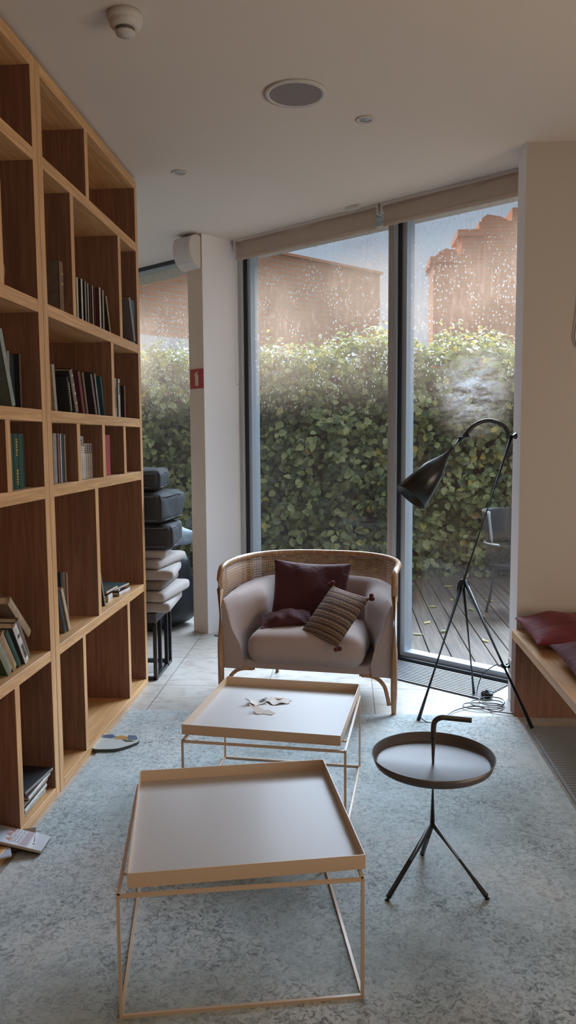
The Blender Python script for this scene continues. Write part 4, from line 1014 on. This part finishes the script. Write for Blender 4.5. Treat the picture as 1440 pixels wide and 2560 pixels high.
# paper scraps
scrap = mat('paper_scrap', (0.62, 0.57, 0.52), 0.8); inkp = mat('ink_print', (0.06, 0.07, 0.09), 0.8); orangep = mat('orange_print', (0.45, 0.26, 0.1), 0.8)
def scrapmesh(outline, bend, th=0.0012):
    bm = B(); n = len(outline); top = []; 
    cx_ = sum(p[0] for p in outline) / n; cy_ = sum(p[1] for p in outline) / n
    def Z(x, y): return bend(x, y)
    rings = []
    for f in (1.0, 0.75, 0.5, 0.25):
        rings.append([(cx_ + (p[0] - cx_) * f, cy_ + (p[1] - cy_) * f) for p in outline])
    V = [[bm.verts.new((x, y, Z(x, y) + th)) for x, y in rg] for rg in rings]; c0 = bm.verts.new((cx_, cy_, Z(cx_, cy_) + th))
    for a, b_ in zip(V, V[1:]):
        for i in range(n): bm.faces.new((a[i], a[(i + 1) % n], b_[(i + 1) % n], b_[i])).smooth = True
    for i in range(n): bm.faces.new((V[-1][i], V[-1][(i + 1) % n], c0))
    return bm
def blob(rx, ry, k, seed):
    return [(rx * math.cos(a) * (1 + k * noise.noise(Vector((math.cos(a) * 1.5, math.sin(a) * 1.5, seed)))), ry * math.sin(a) * (1 + k * noise.noise(Vector((math.cos(a) * 1.5, math.sin(a) * 1.5, seed + 5))))) for a in [2 * PI * i / 28 for i in range(28)]]
zt_ = 0.3535
t = thing('paper_scrap', 'torn curled paper with dark print, left back scrap on the tray', 'paper', (-0.385, 3.265, zt_), 0.3, 'paper scraps on the tray')
obj('sheet', scrapmesh(blob(0.055, 0.026, 0.9, 1), lambda x, y: 0.018 * max(0, abs(x) / 0.05) ** 2), scrap, t)
obj('print', scrapmesh([(-0.058, 0.004), (-0.035, 0.012), (-0.030, -0.006), (-0.052, -0.012)], lambda x, y: 0.018 * (abs(x) / 0.05) ** 2 + 0.001), inkp, t)
obj('print', scrapmesh([(0.005, 0.004), (0.030, 0.020), (0.034, -0.002), (0.012, -0.008)], lambda x, y: 0.018 * (abs(x) / 0.05) ** 2 + 0.001), inkp, t)
t = thing('paper_scrap', 'rounded white paper with an orange spot, right back scrap on the tray', 'paper', (-0.300, 3.29, zt_), -0.2, 'paper scraps on the tray')
obj('sheet', scrapmesh(blob(0.055, 0.040, 0.8, 7), lambda x, y: 0.006 * math.sin(x * 60) ** 2), scrap, t)
obj('print', scrapmesh([(-0.02, 0.022), (0.0, 0.030), (0.02, 0.026), (0.012, 0.012), (-0.012, 0.012)], lambda x, y: 0.006 * math.sin(x * 60) ** 2 + 0.001), orangep, t)
t = thing('paper_scrap', 'curled beige paper strip, front scrap on the tray', 'paper', (-0.352, 3.150, zt_), -0.35, 'paper scraps on the tray')
obj('sheet', scrapmesh(blob(0.048, 0.028, 1.0, 12), lambda x, y: 0.022 * max(0, (-x) / 0.045) ** 2), mat('beige_scrap', (0.50, 0.42, 0.36), 0.8), t)

# ------------------------------------------------------------------ round side table
t = thing('round_side_table', 'round umber side table with carrying handle and tripod foot', 'side table', (0.288, 2.498, 0.0075))
obj('stem', tb([(0, 0, 0.205), (0, 0, 0.575 - 0.045)] , 0.0088, 16), brownmetal, t)
h_ = catmull([(0, 0, 0.50), (0, 0, 0.535), (0.004, 0.000, 0.562), (0.024, -0.002, 0.577), (0.05, -0.004, 0.577), (0.09, -0.008, 0.575), (0.122, -0.010, 0.573)], 6)
obj('handle', tb(h_, 0.0088, 16), brownmetal, t)
rt = 0.200
obj('tray', lathe(B(), [(0, 0.420), (rt - 0.018, 0.420), (rt - 0.010, 0.424), (rt, 0.450), (rt + 0.0025, 0.450), (rt - 0.008, 0.421), (rt - 0.016, 0.416), (0, 0.416)], 72), mat('umber_tray', (0.085, 0.070, 0.066), 0.42, 0.25, spec=0.6, coat=0.08), t)
for fx, fy in ((-0.152, -0.104), (0.168, -0.075), (-0.014, 0.178)):
    obj('leg', tb([(0, 0, 0.212), (fx, fy, 0.008)], 0.0088, 14), brownmetal, t)
    obj('foot', tb([(fx * 0.985, fy * 0.985, 0.012), (fx * 1.01, fy * 1.01, 0.0)], 0.0095, 12), black, t)

# ------------------------------------------------------------------ floor lamp
t = thing('tripod_floor_lamp', 'black tripod floor lamp with arched neck and cone shade', 'floor lamp', (0.66, 4.16, 0))
lo = Vector(t.location)
def LP(*p): return Vector(p) - lo
J = LP(0.625, 4.16, 0.70)
obj('leg', tb([J + Vector((0, 0, 0.02)), LP(0.384, 4.023, 0.008)], [0.0115, 0.0105], 10), black, t)
obj('leg', tb([J + Vector((0.006, 0.01, 0.02)), LP(0.748, 4.469, 0.002)], [0.0115, 0.009], 10), black, t)
obj('leg', tb([J + Vector((0.014, 0, 0.03)), LP(0.955, 3.931, 0.012)], [0.0115, 0.0105], 10), black, t)
obj('hub', tb(catmull([J + Vector((-0.022, 0, -0.03)), J + Vector((-0.014, 0, 0.02)), J + Vector((0.004, 0, 0.035)), J + Vector((0.028, 0, 0.015)), J + Vector((0.05, 0, -0.06))], 5), 0.010, 10), black, t)
top = LP(0.865, 4.14, 1.505)
obj('pole', tb([J + Vector((-0.03, -0.005, -0.08)), top], 0.009, 10), black, t)
obj('top_knob', tb([top + Vector((-0.02, -0.01, 0.004)), top + Vector((0.022, 0.01, 0.004))], 0.018, 16), black, t)
jn = LP(0.617, 4.13, 1.506)
arc = catmull([top + Vector((-0.01, 0, 0.0)), LP(0.825, 4.14, 1.560), LP(0.745, 4.135, 1.590), LP(0.670, 4.13, 1.565), jn], 8)
obj('neck', tb(arc, 0.0108, 12), black, t)
obj('neck_joint', tb([jn + Vector((0.022, 0, 0.012)), jn + Vector((-0.024, 0, -0.012))], 0.017, 14), black, t)
S0 = jn + Vector((-0.015, 0, -0.005)); S1_ = LP(0.335, 4.03, 1.195)
dirv = (S1_ - S0); Ls_ = dirv.length; q = dirv.to_track_quat('Z', 'Y').to_matrix().to_4x4(); Ms = Matrix.Translation(S0) @ q
obj('shade_arm', tb([S0, S0 + dirv * 0.32], 0.008, 10), black, t)
prof = [(0.010, 0.24), (0.013, 0.28), (0.021, 0.34), (0.036, 0.42), (0.054, 0.52), (0.060, 0.56), (0.093, 1.0)]
pf = [(r_, z_ * Ls_) for r_, z_ in prof]; inn = [(max(0.004, r_ - 0.003), z_ * Ls_) for r_, z_ in prof[::-1]]
obj('lamp_shade', lathe(B(), pf + inn, 40, Ms), black, t)
obj('bulb', lathe(B(), [(0, 0.62 * Ls_), (0.012, 0.62 * Ls_), (0.014, 0.72 * Ls_), (0.026, 0.82 * Ls_), (0.022, 0.90 * Ls_), (0, 0.93 * Ls_)], 20, Ms), mat('bulb_glass', (0.5, 0.48, 0.45), 0.2), t)
cord = catmull([LP(0.384, 4.03, 0.03), LP(0.43, 3.99, 0.010), LP(0.50, 4.03, 0.010), LP(0.60, 4.18, 0.010), LP(0.72, 4.25, 0.010), LP(0.80, 4.18, 0.011), LP(0.93, 4.13, 0.010)], 8)
obj('cord', tb(cord, 0.003, 6), black, t)
c2 = catmull([LP(0.80, 4.40, 0.02), LP(0.86, 4.52, 0.012), LP(0.90, 4.46, 0.16), LP(0.87, 4.33, 0.22)], 10)
obj('cord', tb(catmull([LP(0.79, 4.36, 0.015), LP(0.76, 4.44, 0.015), LP(0.80, 4.52, 0.10), LP(0.85, 4.40, 0.20), LP(0.872, 4.33, 0.22)], 10), 0.003, 6), black, t)
for k in range(3):
    c3 = [LP(0.76 + 0.03 * k, 4.25 + 0.03 * k, 0.013 + 0.004 * k) + Vector(((0.11 - 0.02 * k) * math.cos(a), (0.055 + 0.01 * k) * math.sin(a), 0.002 * math.sin(3 * a))) for a in [2 * PI * i / 28 for i in range(28)]]
    obj('cord_loop', tb(c3, 0.003, 6, closed=True), black, t)
sw_ = obj('foot_switch', lathe(B(), [(0, 0), (0.034, 0), (0.036, 0.014), (0.030, 0.024), (0.012, 0.028), (0.010, 0.038), (0, 0.039)], 28, Matrix.Translation(LP(0.815, 4.425, 0.0105))), black, t)

# ------------------------------------------------------------------ stool with stacked cushions
t = thing('metal_stool', 'black metal stool frame carrying the stack of cushions', 'stool', (-1.42, 4.86, 0))
def sl(x, y, z): return Vector((x + 1.42, y - 4.86, z))
bs = 0.022; X0, X1, Y0, Y1 = -1.66, -1.190, 4.655, 5.05
bm = B()
for nm_, a, c in (('side_frame', Y0, Y0), ('side_frame', Y1, Y1)):
    bm = B(); sqbar(bm, sl(X0, a, bs / 2), sl(X1, a, bs / 2), bs); sqbar(bm, sl(X0, a, 0.36), sl(X1, a, 0.36), bs)
    obj(nm_, bm, black, t)
for x_, y_ in ((X1 - 0.0, Y0), (X1, Y1), (X0, Y0), (X0, Y1), (X1 - 0.02, Y0 + 0.20), (X1, Y1 - 0.1)):
    obj('leg', bxm(x_ - 1 * bs / 2 + 1.42, x_ + bs / 2 + 1.42, y_ - bs / 2 - 4.86, y_ + bs / 2 - 4.86, 0, 0.365), black, t)
bm = B(); sqbar(bm, sl(X1, Y0, bs / 2), sl(X1, Y1, bs / 2), bs); obj('base_bar', bm, black, t)
obj('seat_board', bxm(X0 + 1.42, X1 + 0.012 + 1.42, Y0 - 0.012 - 4.86, Y1 + 0.012 - 4.86, 0.365, 0.425, bev=0.004), mat('dark_seat', (0.10, 0.10, 0.11), 0.6), t)
beige = mat('beige_seat_fabric', (0.46, 0.41, 0.38), 0.9, bump=0.15, bscale=500); char = mat('charcoal_fabric', (0.035, 0.037, 0.042), 0.75, bump=0.5, bscale=30)
piping = mat('piping', (0.12, 0.12, 0.13), 0.7)
z = 0.426
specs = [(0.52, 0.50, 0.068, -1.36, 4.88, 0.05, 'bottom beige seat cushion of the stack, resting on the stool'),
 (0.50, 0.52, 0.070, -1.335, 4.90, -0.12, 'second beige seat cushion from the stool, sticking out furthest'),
 (0.46, 0.48, 0.062, -1.36, 4.88, 0.0, 'darker seat cushion in the middle of the beige ones'),
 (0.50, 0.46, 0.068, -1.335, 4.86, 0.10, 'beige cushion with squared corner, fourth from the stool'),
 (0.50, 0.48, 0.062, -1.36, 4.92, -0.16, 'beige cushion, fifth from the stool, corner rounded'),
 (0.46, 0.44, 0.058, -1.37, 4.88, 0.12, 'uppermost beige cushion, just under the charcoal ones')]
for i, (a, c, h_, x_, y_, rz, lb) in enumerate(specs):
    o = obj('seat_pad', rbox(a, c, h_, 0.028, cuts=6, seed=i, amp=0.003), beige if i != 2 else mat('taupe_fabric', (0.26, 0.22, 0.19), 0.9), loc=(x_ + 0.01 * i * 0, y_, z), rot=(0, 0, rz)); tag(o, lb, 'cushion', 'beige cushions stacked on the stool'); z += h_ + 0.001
for i, (a, c, h_, x_, y_, rz, lb, tl_) in enumerate([(0.46, 0.46, 0.155, -1.31, 4.88, 0.08, 'lowest charcoal cushion with piped edges in the stack', 0.0), (0.48, 0.46, 0.185, -1.33, 4.86, -0.10, 'thickest charcoal cushion, middle one at the stack top', 0.012), (0.44, 0.44, 0.125, -1.38, 4.86, 0.12, 'topmost small charcoal cushion, gathered seams, on the stack', 0.012)]):
    t = thing('back_cushion', lb, 'cushion', (x_, y_, z), rz, 'charcoal cushions on top of the stack', rot=(0, tl_, rz))
    body = rbox(a, c, h_, 0.045, crown=0.014, cuts=10, seed=i + 20, amp=0.010)
    for v_ in body.verts:
        if abs(abs(v_.co.x) - a / 2) < 0.03 or abs(abs(v_.co.y) - c / 2) < 0.03: v_.co *= 1 + 0.012 * math.sin(v_.co.y * 130 + v_.co.x * 130)
    obj('cushion_body', body, char, t)
    for zz in (0.022, h_ - 0.018):
        ol = []
        for k in range(60):
            an = 2 * PI * k / 60; ca, sa = math.cos(an), math.sin(an)
            ol.append(Vector(((a / 2 - 0.004) * math.copysign(abs(ca) ** 0.28, ca), (c / 2 - 0.004) * math.copysign(abs(sa) ** 0.28, sa), zz)))
        obj('piping', tb(ol, 0.0045, 6, closed=True), piping, t)
    z += h_ + 0.014

# dark pouf chair behind the stack
t = thing('black_beanbag', 'large black beanbag chair on the floor behind the stack', 'beanbag', (-1.72, 6.22, 0), -0.65)
bm = rbox(0.9, 0.55, 0.62, 0.16, cuts=8, seed=3, amp=0.02)
for v_ in bm.verts:
    k = 1.12 - 0.28 * v_.co.z; v_.co.x *= k; v_.co.y *= k
obj('body', bm, mat('black_nylon', (0.012, 0.015, 0.02), 0.4, bump=0.4, bscale=14), t)
o = obj('denim_cushion', rbox(0.82, 0.5, 0.135, 0.05, crown=0.02, cuts=9, seed=9, amp=0.022), mat('pale_denim', (0.26, 0.31, 0.35), 0.8, var=0.3, vscale=18, bump=0.8, bscale=22), loc=(-1.70, 6.20, 0.650), rot=(0, 0, -0.65)); tag(o, 'pale blue-grey puffy cushion lying on the black beanbag', 'cushion')

# ------------------------------------------------------------------ things on the floor
t = thing('childrens_book', 'rounded board book with a blue and orange picture lying by the bookcase', 'book', (-1.135, 3.62, 0.0085), math.radians(14))
ol = [(-0.115, -0.05), (-0.10, -0.085), (-0.05, -0.10), (0.02, -0.10), (0.10, -0.045), (0.115, 0.0), (0.105, 0.05), (0.06, 0.075), (0.03, 0.095), (-0.02, 0.085), (-0.06, 0.10), (-0.09, 0.06), (-0.12, 0.02)]
ol = [(p.x, p.y) for p in catmull([(a, b_, 0) for a, b_ in ol], 4, closed=True)]
bm = B(); prism(bm, ol, 0, 0.012); obj('pages', bm, mat('board_pages', (0.05, 0.07, 0.08), 0.5), t)
bm = B(); prism(bm, [(a * 0.99, b_ * 0.99) for a, b_ in ol], 0.012, 0.0145); obj('cover', bm, mat('cover_pale', (0.50, 0.52, 0.50), 0.35), t)
def patch(pts_, col, nm_, par, z0, z1_, mname):
    bm = B(); prism(bm, pts_, z0, z1_); return obj(nm_, bm, mat(mname, col, 0.4), par)
patch([(-0.07, 0.085), (-0.08, 0.055), (-0.02, 0.03), (0.0, 0.05), (-0.02, 0.083)], (0.09, 0.12, 0.2), 'picture', t, 0.0145, 0.0152, 'pic_blue')
patch([(0.0, 0.05), (-0.01, 0.02), (0.05, 0.0), (0.06, 0.035), (0.025, 0.06)], (0.45, 0.24, 0.08), 'picture', t, 0.0145, 0.0152, 'pic_orange')
patch([(0.06, 0.06), (0.055, 0.01), (0.09, -0.02), (0.108, 0.0), (0.098, 0.045)], (0.10, 0.14, 0.20), 'picture', t, 0.0145, 0.0152, 'pic_blue2')
patch([(0.03, 0.0), (0.05, -0.03), (0.09, -0.035), (0.07, -0.005)], (0.06, 0.10, 0.04), 'picture', t, 0.0145, 0.0152, 'pic_green')

# pile of books at the left edge of the rug
t = thing('picture_book', 'thin glossy book with painted houses on its cover, tilted on the pile', 'book', (-1.113, 2.655, 0.010))
# local frame: x to the viewer's left along the long side, y away
ax = Vector((-0.245, -0.015, 0.060)).normalized(); ay = Vector((-0.10, 1.0, -0.05)); ay = (ay - ax * ay.dot(ax)).normalized(); az = ax.cross(ay)
if az.z < 0: az = -az
t.rotation_euler = Matrix((ax, az.cross(ax), az)).transposed().to_euler()
t.location = (-1.10, 2.585, 0.014)
sgn = 1 if (az.cross(ax)).y > 0 else -1
def yb(a): return a * sgn
def pbox(nm_, a0, a1, c0, c1, z0, z1_, m_): 
    lo_, hi_ = sorted((yb(c0), yb(c1))); return obj(nm_, bxm(a0, a1, lo_, hi_, z0, z1_), m_, t)
m, N, L, b = newmat('glossy_cover'); spc = mapping(N, L); sp = N.new('ShaderNodeSeparateXYZ'); L.new(spc, sp.inputs[0])
r = ramp(N, L, sp.outputs['X'], [(0.0, (0.55, 0.58, 0.64)), (0.09, (0.60, 0.58, 0.62)), (0.14, (0.66, 0.69, 0.76)), (0.20, (0.30, 0.38, 0.50)), (0.27, (0.10, 0.16, 0.30))])
L.new(r.outputs[0], b.inputs['Base Color']); b.inputs['Roughness'].default_value = 0.2; b.inputs['Coat Weight'].default_value = 0.5
pbox('cover', 0, 0.26, 0, 0.115, 0.010, 0.012, m); pbox('pages', 0.002, 0.26, 0.002, 0.113, 0.001, 0.010, paper); pbox('cover', 0, 0.26, 0, 0.115, -0.001, 0.001, cm(DK))
hw = mat('house_white', (0.58, 0.57, 0.58), 0.3); hr = mat('house_roof', (0.50, 0.24, 0.20), 0.3); hd = mat('house_window', (0.15, 0.17, 0.2), 0.3); hp = mat('house_pink', (0.42, 0.36, 0.38), 0.3)
pbox('picture', 0.060, 0.085, 0.01, 0.11, 0.012, 0.0124, hp)
for k, (c0, c1, a1) in enumerate([(0.018, 0.048, 0.125), (0.050, 0.082, 0.132), (0.084, 0.112, 0.128)]):
    pbox('picture', 0.085, a1, c0, c1, 0.012, 0.0125, hw)
    bm = B(); prism(bm, [(a1, yb(c0)), (a1, yb(c1)), (a1 + 0.02, yb((c0 + c1) / 2))], 0.012, 0.0125); obj('picture', bm, hr, t)
    for a in (0.092, 0.105, 0.116):
        for c in (c0 + 0.006, c0 + 0.018): pbox('picture', a, a + 0.006, c, c + 0.005, 0.0125, 0.0128, hd)
pbox('title', 0.225, 0.235, 0.03, 0.075, 0.012, 0.0125, hw); pbox('title', 0.215, 0.22, 0.025, 0.05, 0.012, 0.0125, hw)
t = thing('brown_paperback', 'brown book standing open under the tilted picture book', 'book', (-1.235, 2.60, 0.0085), 0.35)
obj('cover', bxm(-0.12, 0.10, -0.004, 0, 0, 0.030, Matrix.Rotation(0.5, 4, 'X')), cm(BR), t); obj('pages', bxm(-0.12, 0.09, 0.0, 0.10, 0.0, 0.022), paper, t); obj('cover', bxm(-0.12, 0.10, 0.0, 0.11, 0.022, 0.025), cm((0.16, 0.09, 0.05)), t)
t = thing('pale_booklet', 'corner of a pale blue booklet sticking in from the left edge', 'booklet', (-1.235, 2.565, 0.036), 0.5)
obj('cover', bxm(-0.14, 0.03, -0.06, 0.05, 0.001, 0.004), mat('pale_cover', (0.48, 0.52, 0.60), 0.3, coat=0.4), t); obj('pages', bxm(-0.138, 0.028, -0.058, 0.048, -0.003, 0.001), paper, t)
